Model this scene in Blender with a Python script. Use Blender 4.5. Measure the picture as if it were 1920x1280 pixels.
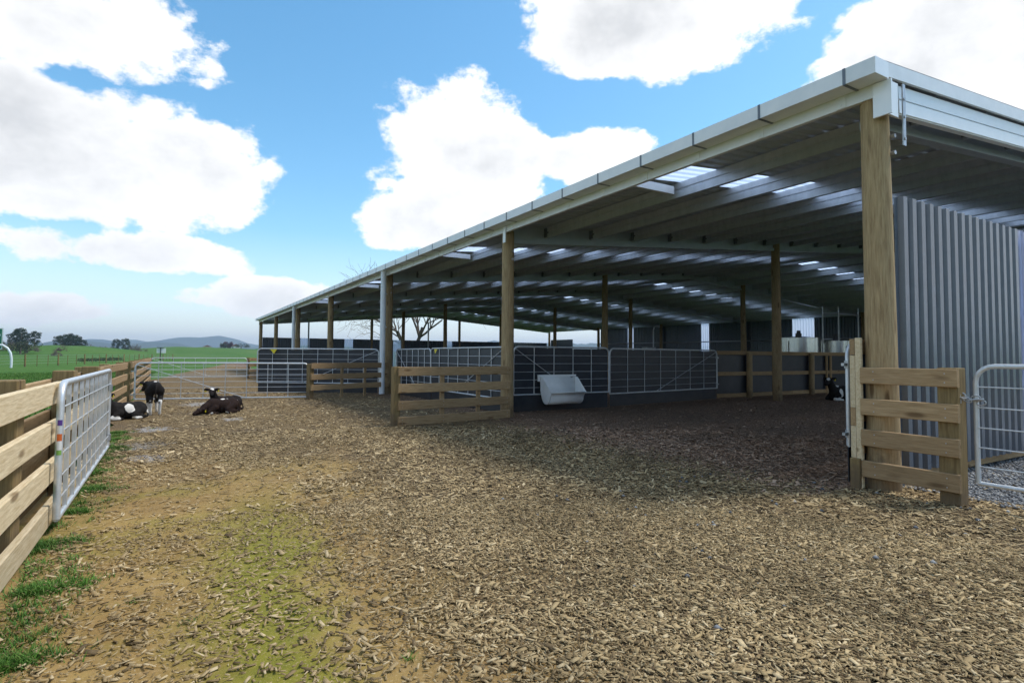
import bpy, bmesh, math, random
import numpy as np
from mathutils import Vector, Matrix, noise
from math import radians as rad, sin, cos, pi

for o in list(bpy.data.objects): bpy.data.objects.remove(o)
scene = bpy.context.scene
COL = scene.collection
random.seed(7); rng = np.random.default_rng(11)

# ---------------------------------------------------------------- camera
CAMH = 1.3
yaw = rad(30.6); pitch = math.atan((666-620)/1066.0); roll = rad(0.4)
fw = Vector((sin(yaw)*cos(pitch), cos(yaw)*cos(pitch), sin(pitch)))
rt = Vector((cos(yaw), -sin(yaw), 0)); up = rt.cross(fw)
r2 = rt*cos(roll)+up*sin(roll); u2 = -rt*sin(roll)+up*cos(roll)
cd = bpy.data.cameras.new('camera'); cam = bpy.data.objects.new('camera', cd); COL.objects.link(cam)
cd.sensor_width = 36; cd.lens = 1066/1920*36; cd.shift_y = -20/1920
cd.clip_start = 0.05; cd.clip_end = 30000
cam.matrix_world = Matrix(((r2.x, u2.x, -fw.x, 0), (r2.y, u2.y, -fw.y, 0), (r2.z, u2.z, -fw.z, CAMH), (0, 0, 0, 1)))
scene.camera = cam
scene.render.resolution_x = 1024; scene.render.resolution_y = 682

def pix_dir(px, py):
    d = r2*((px-960)/1066)+u2*(-(py-620)/1066)+fw
    return d.normalized()

# ---------------------------------------------------------------- world, sun, exposure
SUN = Vector((0.95*cos(rad(59)), -0.30*cos(rad(59)), sin(rad(59)))).normalized()
world = bpy.data.worlds.new('World'); scene.world = world; world.use_nodes = True
nt = world.node_tree; nt.nodes.clear()
N = lambda t: nt.nodes.new(t)
L = lambda a, b: nt.links.new(a, b)
def wmath(op, a, b=None, c=None, clamp=False):
    n = N('ShaderNodeMath'); n.operation = op; n.use_clamp = clamp
    for i, v in enumerate((a, b, c)):
        if v is None: continue
        if isinstance(v, (int, float)): n.inputs[i].default_value = v
        else: L(v, n.inputs[i])
    return n.outputs[0]
out = N('ShaderNodeOutputWorld'); bg = N('ShaderNodeBackground'); bg.inputs[1].default_value = 0.15
sky = N('ShaderNodeTexSky'); sky.sky_type = 'NISHITA'; sky.sun_disc = False
sky.sun_elevation = rad(59); sky.sun_rotation = math.atan2(SUN.x, SUN.y)
sky.air_density = 1.0; sky.dust_density = 0.6; sky.ozone_density = 2.2
tc = N('ShaderNodeTexCoord'); sep = N('ShaderNodeSeparateXYZ'); L(tc.outputs['Generated'], sep.inputs[0])
az = wmath('ARCTAN2', sep.outputs[0], sep.outputs[1]); el = wmath('ARCSINE', sep.outputs[2])
# cloud noise, on the cloud layer's own plane
def fbm(scale, detail, rough, off):
    mp = N('ShaderNodeMapping'); mp.inputs['Location'].default_value = off
    L(tc.outputs['Generated'], mp.inputs[0]); mp.inputs['Scale'].default_value = (1, 1, 1.5)
    n = N('ShaderNodeTexNoise'); n.inputs['Scale'].default_value = scale
    n.inputs['Detail'].default_value = detail; n.inputs['Roughness'].default_value = rough
    L(mp.outputs[0], n.inputs['Vector']); return n.outputs[0]
n1 = fbm(4.2, 9, .58, (3.1, 1.7, .4)); n2 = fbm(15, 9, .62, (.2, 5.1, 2.2)); n3 = fbm(3.0, 6, .55, (7.7, 2.2, 1.1))
def blob(px, py, rx, ry, amp=1.0):
    d = pix_dir(px, py); return (math.atan2(d.x, d.y), math.asin(d.z), rx/1066.0, ry/1066.0, amp)
BL = [blob(110, 10, 230, 120), blob(150, 290, 330, 135, 1.15), blob(370, 340, 160, 85, .95), blob(230, 470, 230, 50, .8),
      blob(870, 290, 205, 175, 1.15), blob(1110, 300, 140, 75), blob(790, 420, 150, 65, .9), blob(1230, 25, 290, 125, 1.15),
      blob(1830, 90, 225, 165, 1.2), blob(520, 560, 200, 45, .8), blob(90, 580, 160, 40, .7)]
rb = random.Random(5)
for k in range(15):      # the same broken cumulus all the way round and overhead
    a = yaw+rad(62)+k*rad(16.5)+rb.uniform(-.08, .08)
    BL.append((((a+pi) % (2*pi))-pi, rad(rb.uniform(8, 26)), rb.uniform(.18, .34), rb.uniform(.08, .15), rb.uniform(.95, 1.15)))
for k in range(11):
    a = yaw+k*2*pi/11+rb.uniform(-.1, .1)
    BL.append((((a+pi) % (2*pi))-pi, rad(rb.uniform(44, 58)), rb.uniform(.18, .27), rb.uniform(.12, .18), rb.uniform(.95, 1.15)))
for k in range(4):
    BL.append((((k*pi/2+.6+pi) % (2*pi))-pi, rad(rb.uniform(72, 78)), rb.uniform(.2, .3), rb.uniform(.12, .2), 1.05))
tot = None
for (a0, e0, ra, re, amp) in BL:
    da = wmath('SUBTRACT', az, a0); da = wmath('WRAP', da, pi, -pi)
    ca = max(.22, cos(e0))
    qa = wmath('POWER', wmath('ABSOLUTE', wmath('MULTIPLY', da, ca/ra)), 2.0)
    qe = wmath('POWER', wmath('ABSOLUTE', wmath('MULTIPLY', wmath('SUBTRACT', el, e0), 1/re)), 2.0)
    v = wmath('MULTIPLY', wmath('SUBTRACT', 1.0, wmath('ADD', qa, qe), clamp=True), amp)
    tot = v if tot is None else wmath('MAXIMUM', tot, v)
fld = wmath('ADD', tot, wmath('MULTIPLY', wmath('SUBTRACT', n1, .5), 1.7))
fld = wmath('ADD', fld, wmath('MULTIPLY', wmath('SUBTRACT', n2, .5), 1.1))
mr = N('ShaderNodeMapRange'); mr.interpolation_type = 'SMOOTHSTEP'; L(fld, mr.inputs[0])
mr.inputs[1].default_value = .34; mr.inputs[2].default_value = .56
# thin veil low over the horizon
veil = N('ShaderNodeMapRange'); L(el, veil.inputs[0]); veil.inputs[1].default_value = .20; veil.inputs[2].default_value = -.01
veil.inputs[3].default_value = 0; veil.inputs[4].default_value = .6
mask = wmath('MAXIMUM', mr.outputs[0], wmath('MULTIPLY', veil.outputs[0], wmath('ADD', n3, .35), clamp=True))
# cloud tone: bright rims and tops, greyer thick bellies
th = N('ShaderNodeMapRange'); L(wmath('ADD', fld, wmath('MULTIPLY', wmath('SUBTRACT', n3, .5), 1.8)), th.inputs[0])
th.inputs[1].default_value = .55; th.inputs[2].default_value = 1.5
cc = N('ShaderNodeMix'); cc.data_type = 'RGBA'
cc.inputs[6].default_value = (5.1, 5.1, 5.1, 1); cc.inputs[7].default_value = (3.15, 3.22, 3.32, 1)
L(th.outputs[0], cc.inputs[0])
hs = N('ShaderNodeHueSaturation'); hs.inputs['Hue'].default_value = .484; hs.inputs['Saturation'].default_value = 1.22; hs.inputs['Value'].default_value = .92
L(sky.outputs[0], hs.inputs['Color'])
mx = N('ShaderNodeMix'); mx.data_type = 'RGBA'
L(mask, mx.inputs[0]); L(hs.outputs[0], mx.inputs[6]); L(cc.outputs[2], mx.inputs[7])
L(mx.outputs[2], bg.inputs[0]); L(bg.outputs[0], out.inputs[0])

sd = bpy.data.lights.new('sun', 'SUN'); sd.energy = 1.95; sd.angle = rad(12); sd.color = (1, .955, .88)
so = bpy.data.objects.new('sun', sd); COL.objects.link(so)
so.rotation_euler = (-SUN).to_track_quat('-Z', 'Y').to_euler(); so.location = (20, -10, 40)

vs = scene.view_settings; vs.view_transform = 'Standard'; vs.look = 'None'; vs.exposure = 0.72; vs.gamma = 1; vs.use_curve_mapping = False

# ---------------------------------------------------------------- helpers
def wmat(o):
    if o.parent is None: return o.matrix_basis.copy()
    return wmat(o.parent) @ o.matrix_parent_inverse @ o.matrix_basis
def put(o, parent):
    if parent is not None:
        o.parent = parent; o.matrix_parent_inverse = wmat(parent).inverted()
    return o
def tag(o, label=None, cat=None, group=None, kind=None):
    if label: o['label'] = label
    if cat: o['category'] = cat
    if group: o['group'] = group
    if kind: o['kind'] = kind
    return o
def thing(name, loc, label, cat, group=None):
    o = bpy.data.objects.new(name, None); COL.objects.link(o); o.location = loc; o.empty_display_size = .2
    return tag(o, label, cat, group)
class MB:
    def __init__(s): s.v = []; s.f = []
    def add(s, vs, fs):
        b = len(s.v); s.v += [tuple(v) for v in vs]; s.f += [tuple(i+b for i in f) for f in fs]; return s
    def box(s, c, d, M=None):
        c = Vector(c); h = Vector(d)/2
        vs = [Vector((x, y, z)) for x in (-h.x, h.x) for y in (-h.y, h.y) for z in (-h.z, h.z)]
        vs = [(M @ v if M else v)+c for v in vs]
        return s.add(vs, [(0, 1, 3, 2), (4, 6, 7, 5), (0, 4, 5, 1), (2, 3, 7, 6), (0, 2, 6, 4), (1, 5, 7, 3)])
    def tube(s, pts, r, n=8, cap=True):
        pts = [Vector(p) for p in pts]; rs = r if isinstance(r, (list, tuple)) else [r]*len(pts)
        t0 = (pts[1]-pts[0]).normalized(); ref = Vector((0, 0, 1)) if abs(t0.z) < .9 else Vector((1, 0, 0))
        u = t0.cross(ref).normalized(); vs = []; prev = t0
        for i, p in enumerate(pts):
            t = (pts[min(i+1, len(pts)-1)]-pts[max(i-1, 0)]).normalized()
            q = prev.rotation_difference(t); u = (q @ u); u = (u-t*u.dot(t)).normalized(); w = t.cross(u); prev = t
            for k in range(n):
                a = 2*pi*k/n; vs.append(p+(u*cos(a)+w*sin(a))*rs[i])
        fs = []
        for i in range(len(pts)-1):
            for k in range(n):
                a = i*n+k; b = i*n+(k+1) % n; fs.append((a, b, b+n, a+n))
        if cap: fs.append(tuple(range(n-1, -1, -1))); fs.append(tuple(range((len(pts)-1)*n, len(pts)*n)))
        return s.add(vs, fs)
    def prism(s, prof, y0, y1, axis='y'):
        n = len(prof); vs = []
        for y in (y0, y1):
            for (a, b) in prof: vs.append((a, y, b) if axis == 'y' else (y, a, b))
        fs = [(i, (i+1) % n, n+(i+1) % n, n+i) for i in range(n)]+[tuple(range(n-1, -1, -1)), tuple(range(n, 2*n))]
        return s.add(vs, fs)
    def mesh(s, name, m=None, smooth=False):
        me = bpy.data.meshes.new(name); me.from_pydata(s.v, [], s.f)
        bm = bmesh.new(); bm.from_mesh(me); bmesh.ops.recalc_face_normals(bm, faces=bm.faces); bm.to_mesh(me); bm.free()
        if m: me.materials.append(m)
        if smooth:
            for p in me.polygons: p.use_smooth = True
        return me
def obj(name, me, parent=None, loc=(0, 0, 0), rot=None, M=None):
    o = bpy.data.objects.new(name, me); COL.objects.link(o)
    if M is not None: o.matrix_basis = M
    else:
        o.location = loc
        if rot: o.rotation_euler = rot
    return put(o, parent)
def build(name, mb, m, parent=None, smooth=False, **k):
    return obj(name, mb.mesh(name, m, smooth), parent, **k)
def smooth_by_angle(o, a=40):
    for p in o.data.polygons: p.use_smooth = True
    o.data.set_sharp_from_angle(angle=rad(a))
    return o

# ---------------------------------------------------------------- materials
def mat(name, c1, c2=None, rough=.7, metal=0, scale=4, stretch=(1, 1, 1), detail=5, bump=0, bscale=None, objrand=0, contrast=(.3, .7), spec=.5, roughvar=0):
    m = bpy.data.materials.new(name); m.use_nodes = True; t = m.node_tree; b = t.nodes['Principled BSDF']
    b.inputs['Roughness'].default_value = rough; b.inputs['Metallic'].default_value = metal
    b.inputs['Specular IOR Level'].default_value = spec
    if c2 is None: c2 = tuple(c*.75 for c in c1)
    co = t.nodes.new('ShaderNodeTexCoord'); mp = t.nodes.new('ShaderNodeMapping'); mp.inputs['Scale'].default_value = stretch
    oi = t.nodes.new('ShaderNodeObjectInfo')
    ad = t.nodes.new('ShaderNodeVectorMath'); ad.operation = 'MULTIPLY_ADD'
    t.links.new(oi.outputs['Random'], ad.inputs[0]); ad.inputs[1].default_value = (37, 19, 53); t.links.new(co.outputs['Object'], ad.inputs[2])
    t.links.new(ad.outputs[0], mp.inputs[0])
    n = t.nodes.new('ShaderNodeTexNoise'); n.inputs['Scale'].default_value = scale; n.inputs['Detail'].default_value = detail
    n.inputs['Roughness'].default_value = .62
    t.links.new(mp.outputs[0], n.inputs['Vector'])
    mr = t.nodes.new('ShaderNodeMapRange'); mr.inputs[1].default_value = contrast[0]; mr.inputs[2].default_value = contrast[1]
    t.links.new(n.outputs[0], mr.inputs[0])
    mx = t.nodes.new('ShaderNodeMix'); mx.data_type = 'RGBA'; mx.inputs[6].default_value = (*c1, 1); mx.inputs[7].default_value = (*c2, 1)
    t.links.new(mr.outputs[0], mx.inputs[0]); last = mx.outputs[2]
    if objrand:
        hv = t.nodes.new('ShaderNodeHueSaturation'); r = t.nodes.new('ShaderNodeMapRange')
        r.inputs[3].default_value = 1-objrand; r.inputs[4].default_value = 1+objrand
        t.links.new(oi.outputs['Random'], r.inputs[0]); t.links.new(r.outputs[0], hv.inputs['Value']); t.links.new(last, hv.inputs['Color']); last = hv.outputs[0]
    t.links.new(last, b.inputs['Base Color'])
    if roughvar:
        r = t.nodes.new('ShaderNodeMapRange'); r.inputs[3].default_value = rough-roughvar; r.inputs[4].default_value = rough+roughvar
        t.links.new(n.outputs[0], r.inputs[0]); t.links.new(r.outputs[0], b.inputs['Roughness'])
    if bump:
        bp = t.nodes.new('ShaderNodeBump'); bp.inputs['Strength'].default_value = bump; bp.inputs['Distance'].default_value = .01
        if bscale:
            n2 = t.nodes.new('ShaderNodeTexNoise'); n2.inputs['Scale'].default_value = bscale; n2.inputs['Detail'].default_value = 4
            t.links.new(mp.outputs[0], n2.inputs['Vector']); t.links.new(n2.outputs[0], bp.inputs['Height'])
        else: t.links.new(n.outputs[0], bp.inputs['Height'])
        t.links.new(bp.outputs[0], b.inputs['Normal'])
    return m
def wood(name, c1, c2, stretch, knots=True, objrand=.15):
    m = mat(name, c1, c2, rough=.82, scale=6, stretch=stretch, detail=7, bump=.35, objrand=objrand, contrast=(.32, .68), spec=.25)
    if knots:
        t = m.node_tree; b = t.nodes['Principled BSDF']; src = b.inputs['Base Color'].links[0].from_socket
        mp = [n for n in t.nodes if n.type == 'MAPPING'][0]
        ad = mp.inputs[0].links[0].from_socket
        m2 = t.nodes.new('ShaderNodeMapping'); s = [.55*(1 if q < 2 else 1) for q in stretch]
        m2.inputs['Scale'].default_value = (1.6 if stretch[0] < 2 else 6, 6, 1.6 if stretch[2] < 2 else 6)
        t.links.new(ad, m2.inputs[0])
        v = t.nodes.new('ShaderNodeTexVoronoi'); v.inputs['Scale'].default_value = 1.0; t.links.new(m2.outputs[0], v.inputs['Vector'])
        r = t.nodes.new('ShaderNodeMapRange'); r.inputs[1].default_value = .10; r.inputs[2].default_value = .19; r.inputs[3].default_value = .75; r.inputs[4].default_value = 0
        t.links.new(v.outputs['Distance'], r.inputs[0])
        mx = t.nodes.new('ShaderNodeMix'); mx.data_type = 'RGBA'; mx.inputs[7].default_value = (c2[0]*.35, c2[1]*.28, c2[2]*.22, 1)
        t.links.new(r.outputs[0], mx.inputs[0]); t.links.new(src, mx.inputs[6]); t.links.new(mx.outputs[2], b.inputs['Base Color'])
    return m
BOARD = (.9, 9, 9); POLE = (9, 9, .7)
def muddy(m, zmax, col, amt=.8):
    t = m.node_tree; b = t.nodes['Principled BSDF']; src = b.inputs['Base Color'].links[0].from_socket
    co = t.nodes.new('ShaderNodeTexCoord'); sp = t.nodes.new('ShaderNodeSeparateXYZ'); t.links.new(co.outputs['Object'], sp.inputs[0])
    n = t.nodes.new('ShaderNodeTexNoise'); n.inputs['Scale'].default_value = 5; n.inputs['Detail'].default_value = 8; n.inputs['Roughness'].default_value = .7; t.links.new(co.outputs['Object'], n.inputs['Vector'])
    a = t.nodes.new('ShaderNodeMath'); a.operation = 'MULTIPLY_ADD'; t.links.new(n.outputs[0], a.inputs[0]); a.inputs[1].default_value = -zmax*2.2; t.links.new(sp.outputs[2], a.inputs[2])
    r = t.nodes.new('ShaderNodeMapRange'); r.inputs[1].default_value = -zmax*.75; r.inputs[2].default_value = -zmax*.2; r.inputs[3].default_value = amt; r.inputs[4].default_value = 0; t.links.new(a.outputs[0], r.inputs[0])
    x = t.nodes.new('ShaderNodeMix'); x.data_type = 'RGBA'; x.inputs[7].default_value = (*col, 1); t.links.new(r.outputs[0], x.inputs[0]); t.links.new(src, x.inputs[6]); t.links.new(x.outputs[2], b.inputs['Base Color'])
    return m
M_pine = wood('fresh_pine', (.70, .58, .39), (.50, .38, .22), BOARD)
M_rail = wood('treated_rail', (.43, .295, .16), (.28, .18, .09), BOARD)
M_post = wood('treated_post', (.31, .22, .10), (.17, .115, .05), POLE)
M_pole = wood('round_pole', (.42, .31, .17), (.23, .155, .08), POLE)
muddy(M_pole, .45, (.13, .09, .055), .7); muddy(M_post, .35, (.13, .09, .055), .7)
M_galv = mat('galvanised_steel', (.50, .52, .54), (.36, .38, .40), rough=.42, metal=.75, scale=9, roughvar=.1)
M_zinc = mat('zinc_coated_sheet', (.54, .58, .63), (.45, .49, .54), rough=.38, metal=.45, scale=3, stretch=(1, 3, 1), roughvar=.1)
M_gutter = mat('pale_gutter_steel', (.80, .81, .82), (.72, .74, .76), rough=.40, metal=.12, scale=5, roughvar=.08)
M_white_steel = mat('bright_coated_steel', (.88, .89, .90), (.82, .84, .86), rough=.38, metal=.15, scale=5)
M_strap = mat('dull_joint_strap', (.20, .22, .25), (.14, .16, .19), rough=.5, metal=.5)
M_gate = mat('gate_tube', (.70, .72, .74), (.54, .57, .60), rough=.38, metal=.45, scale=14, roughvar=.12)
M_slate = mat('slate_wall_sheet', (.115, .135, .165), (.095, .113, .14), rough=.24, metal=.15, spec=.7, scale=3, stretch=(2, 2, .5))
M_rubber = mat('black_rubber_sheet', (.014, .017, .025), (.050, .052, .056), rough=.45, scale=2.6, detail=9, contrast=(.42, .85), roughvar=.12, bump=.1)
muddy(M_rubber, .25, (.06, .05, .04), .35)
M_pvc = mat('white_pipe', (.74, .77, .80), (.68, .71, .75), rough=.35)
M_trough = mat('white_plastic', (.90, .91, .91), (.82, .83, .82), rough=.42, scale=6, contrast=(.45, .8))
M_stain = mat('stainless_steel', (.62, .62, .60), (.45, .45, .43), rough=.2, metal=.95, scale=5, stretch=(6, 6, .3))
M_yellow = mat('yellow_plastic', (.80, .66, .03), (.7, .55, .02), rough=.5)
M_dark = mat('dark_fitting', (.03, .03, .035), rough=.5)
M_bolt = mat('bolt_steel', (.5, .5, .5), rough=.4, metal=.8)
M_leafpine = mat('pine_needles', (.018, .036, .020), (.035, .058, .028), rough=.8, scale=.6, spec=.2)
M_bark = mat('tree_bark', (.16, .13, .105), (.09, .075, .06), rough=.9, scale=3, stretch=(3, 3, .6), spec=.2)
M_twig = mat('bare_twigs', (.20, .155, .125), (.13, .10, .08), rough=.9, spec=.2)
M_bush = mat('evergreen_leaves', (.04, .06, .025), (.065, .075, .035), rough=.8, scale=1, spec=.2)
M_redleaf = mat('plum_leaves', (.10, .035, .04), (.06, .025, .03), rough=.8, spec=.2)
M_signgreen = mat('sign_green', (.005, .19, .10), (.005, .17, .09), rough=.4)
M_white = mat('white_paint', (.78, .78, .77), (.7, .7, .69), rough=.5)
M_houseroof = mat('house_roof', (.22, .10, .07), (.16, .08, .06), rough=.8)

def clear_mat(name, tint, trans=.45):
    m = bpy.data.materials.new(name); m.use_nodes = True; t = m.node_tree; t.nodes.clear()
    o = t.nodes.new('ShaderNodeOutputMaterial'); a = t.nodes.new('ShaderNodeBsdfTranslucent'); a.inputs[0].default_value = (*tint, 1)
    b = t.nodes.new('ShaderNodeBsdfTransparent'); b.inputs[0].default_value = (*tint, 1)
    g = t.nodes.new('ShaderNodeBsdfGlossy'); g.inputs['Roughness'].default_value = .25
    x = t.nodes.new('ShaderNodeMixShader'); x.inputs[0].default_value = trans
    y = t.nodes.new('ShaderNodeMixShader'); y.inputs[0].default_value = .07
    t.links.new(a.outputs[0], x.inputs[1]); t.links.new(b.outputs[0], x.inputs[2])
    t.links.new(x.outputs[0], y.inputs[1]); t.links.new(g.outputs[0], y.inputs[2]); t.links.new(y.outputs[0], o.inputs[0])
    return m
M_sky = clear_mat('clear_roof_sheet', (.66, .76, .92), .12)
M_clearwall = clear_mat('clear_wall_sheet', (.60, .66, .84), .35)

# ---------------------------------------------------------------- ground
def setup_nodes(m): return m.node_tree, m.node_tree.nodes['Principled BSDF']
def ground_mat():
    m = bpy.data.materials.new('pasture'); m.use_nodes = True; t, b = setup_nodes(m)
    b.inputs['Roughness'].default_value = .9; b.inputs['Specular IOR Level'].default_value = .15
    co = t.nodes.new('ShaderNodeTexCoord')
    def nz(s, d=6):
        n = t.nodes.new('ShaderNodeTexNoise'); n.inputs['Scale'].default_value = s; n.inputs['Detail'].default_value = d; n.inputs['Roughness'].default_value = .65
        t.links.new(co.outputs['Object'], n.inputs['Vector']); return n.outputs[0]
    def mix(f, a, c):
        x = t.nodes.new('ShaderNodeMix'); x.data_type = 'RGBA'
        for i, v in ((6, a), (7, c)):
            if isinstance(v, tuple): x.inputs[i].default_value = (*v, 1)
            else: t.links.new(v, x.inputs[i])
        t.links.new(f, x.inputs[0]); return x.outputs[2]
    def rng_(s, a, c):
        r = t.nodes.new('ShaderNodeMapRange'); r.inputs[1].default_value = a; r.inputs[2].default_value = c; t.links.new(s, r.inputs[0]); return r.outputs[0]
    base = mix(rng_(nz(.045), .35, .65), (.050, .135, .016), (.085, .165, .028))
    base = mix(rng_(nz(1.3, 8), .40, .75), base, (.030, .085, .010))
    base = mix(rng_(nz(.012), .56, .72), base, (.13, .17, .045))
    t.links.new(base, b.inputs['Base Color'])
    bp = t.nodes.new('ShaderNodeBump'); bp.inputs['Strength'].default_value = .8; bp.inputs['Distance'].default_value = .06
    t.links.new(nz(9, 6), bp.inputs['Height']); t.links.new(bp.outputs[0], b.inputs['Normal'])
    return m
M_past = ground_mat()
g = MB(); g.add([(-9000, -9000, -.04), (9000, -9000, -.04), (9000, 9000, -.04), (-9000, 9000, -.04)], [(0, 1, 2, 3)])
tag(build('ground', g, M_past), kind='structure')

def yard_mat():
    m = bpy.data.materials.new('bark_yard'); m.use_nodes = True; t, b = setup_nodes(m)
    b.inputs['Roughness'].default_value = .92; b.inputs['Specular IOR Level'].default_value = .15
    co = t.nodes.new('ShaderNodeTexCoord'); P = co.outputs['Object']
    def nz(s, d=6, r=.62):
        n = t.nodes.new('ShaderNodeTexNoise'); n.inputs['Scale'].default_value = s; n.inputs['Detail'].default_value = d; n.inputs['Roughness'].default_value = r
        t.links.new(P, n.inputs['Vector']); return n.outputs[0]
    def mth(op, a, c, cl=False):
        n = t.nodes.new('ShaderNodeMath'); n.operation = op; n.use_clamp = cl
        for i, v in enumerate((a, c)):
            if isinstance(v, (int, float)): n.inputs[i].default_value = v
            else: t.links.new(v, n.inputs[i])
        return n.outputs[0]
    def mix(f, a, c):
        x = t.nodes.new('ShaderNodeMix'); x.data_type = 'RGBA'
        for i, v in ((6, a), (7, c)):
            if isinstance(v, tuple): x.inputs[i].default_value = (*v, 1)
            else: t.links.new(v, x.inputs[i])
        if isinstance(f, (int, float)): x.inputs[0].default_value = f
        else: t.links.new(f, x.inputs[0])
        return x.outputs[2]
    def rg(s, a, c, lo=0, hi=1):
        r = t.nodes.new('ShaderNodeMapRange'); r.inputs[1].default_value = a; r.inputs[2].default_value = c; r.inputs[3].default_value = lo; r.inputs[4].default_value = hi
        r.interpolation_type = 'SMOOTHSTEP'; t.links.new(s, r.inputs[0]); return r.outputs[0]
    sp = t.nodes.new('ShaderNodeSeparateXYZ'); t.links.new(P, sp.inputs[0]); X, Y = sp.outputs[0], sp.outputs[1]
    # small chips read as cells
    vo = t.nodes.new('ShaderNodeTexVoronoi'); vo.inputs['Scale'].default_value = 48; vo.inputs['Randomness'].default_value = 1
    mp = t.nodes.new('ShaderNodeMapping'); mp.inputs['Scale'].default_value = (1, 1.0, 1); t.links.new(P, mp.inputs[0]); t.links.new(mp.outputs[0], vo.inputs['Vector'])
    sc = t.nodes.new('ShaderNodeSeparateColor'); t.links.new(vo.outputs['Color'], sc.inputs[0])
    chips = mix(sc.outputs[0], (.12, .08, .042), (.36, .26, .135))
    chips = mix(rg(sc.outputs[1], .78, .95), chips, (.07, .05, .035))
    chips = mix(rg(nz(.55, 5), .42, .72), chips, (.17, .125, .08))
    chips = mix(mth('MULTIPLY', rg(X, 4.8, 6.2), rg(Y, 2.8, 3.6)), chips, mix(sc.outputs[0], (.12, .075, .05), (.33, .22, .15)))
    soil = mix(rg(nz(1.1, 8), .35, .65), (.33, .22, .08), (.24, .15, .055))
    soil = mix(rg(nz(22, 6), .5, .75), soil, (.34, .23, .11))
    moss = mix(rg(nz(8, 6), .3, .7), (.20, .20, .022), (.15, .165, .02))
    mm = mth('MULTIPLY', rg(nz(.75, 7), .44, .64), rg(X, 1.9, .5))
    mm = mth('MULTIPLY', mm, rg(Y, 9.5, 6.5))
    st = mth('ABSOLUTE', mth('SUBTRACT', mth('ADD', X, mth('MULTIPLY', mth('SUBTRACT', nz(1.6, 6), .5), .9)), mth('ADD', mth('MULTIPLY', Y, .10), .12)), 0)
    st = mth('MULTIPLY', rg(st, .52, .05), rg(Y, 6.5, 4.0))
    mm = mth('MAXIMUM', mth('MULTIPLY', mm, .55), st)
    soil = mix(mth('MULTIPLY', mm, .82), soil, moss)
    d = mth('ADD', mth('SUBTRACT', X, mth('MULTIPLY', mth('SUBTRACT', Y, 2.0), .06)), mth('MULTIPLY', mth('SUBTRACT', nz(.9, 6), .5), 3.0))
    near = rg(d, .7, 2.1)
    far = rg(mth('ADD', Y, mth('MULTIPLY', mth('SUBTRACT', nz(.7, 5), .5), 5.0)), 5.5, 9.0)
    bark = mth('MAXIMUM', near, mth('MULTIPLY', far, .85))
    soil = mix(rg(nz(60, 3), .55, .72), soil, (.40, .30, .16))
    col = mix(bark, soil, chips)
    # pale dried slurry marks on the yard
    for (sx, sy, sr) in ((-.40, 9.6, .35), (-.25, 8.4, .22), (.75, 16.6, .55), (-.3, 11.5, .25), (1.0, 12.6, .2)):
        dx = mth('MULTIPLY', mth('SUBTRACT', X, sx), .75); dy = mth('SUBTRACT', Y, sy)
        q = mth('SQRT', mth('ADD', mth('MULTIPLY', dx, dx), mth('MULTIPLY', mth('MULTIPLY', dy, dy), .4)), 0)
        q = mth('ADD', q, mth('MULTIPLY', mth('SUBTRACT', nz(4.5, 6), .5), .7))
        col = mix(mth('MULTIPLY', rg(q, sr, sr*.45), .75), col, (.46, .44, .43))
    t.links.new(col, b.inputs['Base Color'])
    bp = t.nodes.new('ShaderNodeBump'); bp.inputs['Strength'].default_value = 1; bp.inputs['Distance'].default_value = .03
    h = mth('ADD', mth('MULTIPLY', vo.outputs['Distance'], mth('MULTIPLY', bark, 1.2)), mth('MULTIPLY', nz(14, 7), .5))
    t.links.new(h, bp.inputs['Height']); t.links.new(bp.outputs[0], b.inputs['Normal'])
    return m
M_yard = yard_mat()
left = [(-1.02+.10*math.sin(y*1.7)+.05*math.sin(y*4.1), y) for y in np.arange(-6, 33, .5)]
poly = left+[(-.6, 34), (.2, 42), (1.4, 50), (3.2, 62), (5.2, 78), (7.8, 79), (6.6, 62), (5.6, 54), (6, 52.5), (36, 52.5), (36, -6)]
yb = bmesh.new(); vs_ = [yb.verts.new((x, y, 0)) for x, y in poly]; yb.faces.new(vs_); bmesh.ops.triangulate(yb, faces=yb.faces[:])
me = bpy.data.meshes.new('yard'); yb.to_mesh(me); yb.free(); me.materials.append(M_yard)
if me.polygons[0].normal.z < 0: me.flip_normals()
tag(obj('yard', me), kind='structure')

M_gravel = mat('grey_gravel', (.23, .235, .24), (.10, .105, .115), rough=.85, scale=45, detail=3, bump=1.0, contrast=(.35, .65))
ge = [(6.35+.12*math.sin(y*3.1)+.08*math.sin(y*7.3), y) for y in np.arange(-6, 3.3, .25)]
gb = bmesh.new(); gb.faces.new([gb.verts.new((x, y, .006)) for x, y in ge+[(7.2, 3.35), (14, 3.3), (30, 3.3), (30, -6)]]); bmesh.ops.triangulate(gb, faces=gb.faces[:])
me = bpy.data.meshes.new('gravel'); gb.to_mesh(me); gb.free(); me.materials.append(M_gravel)
if me.polygons[0].normal.z < 0: me.flip_normals()
tag(obj('gravel_path', me), kind='structure')

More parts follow.
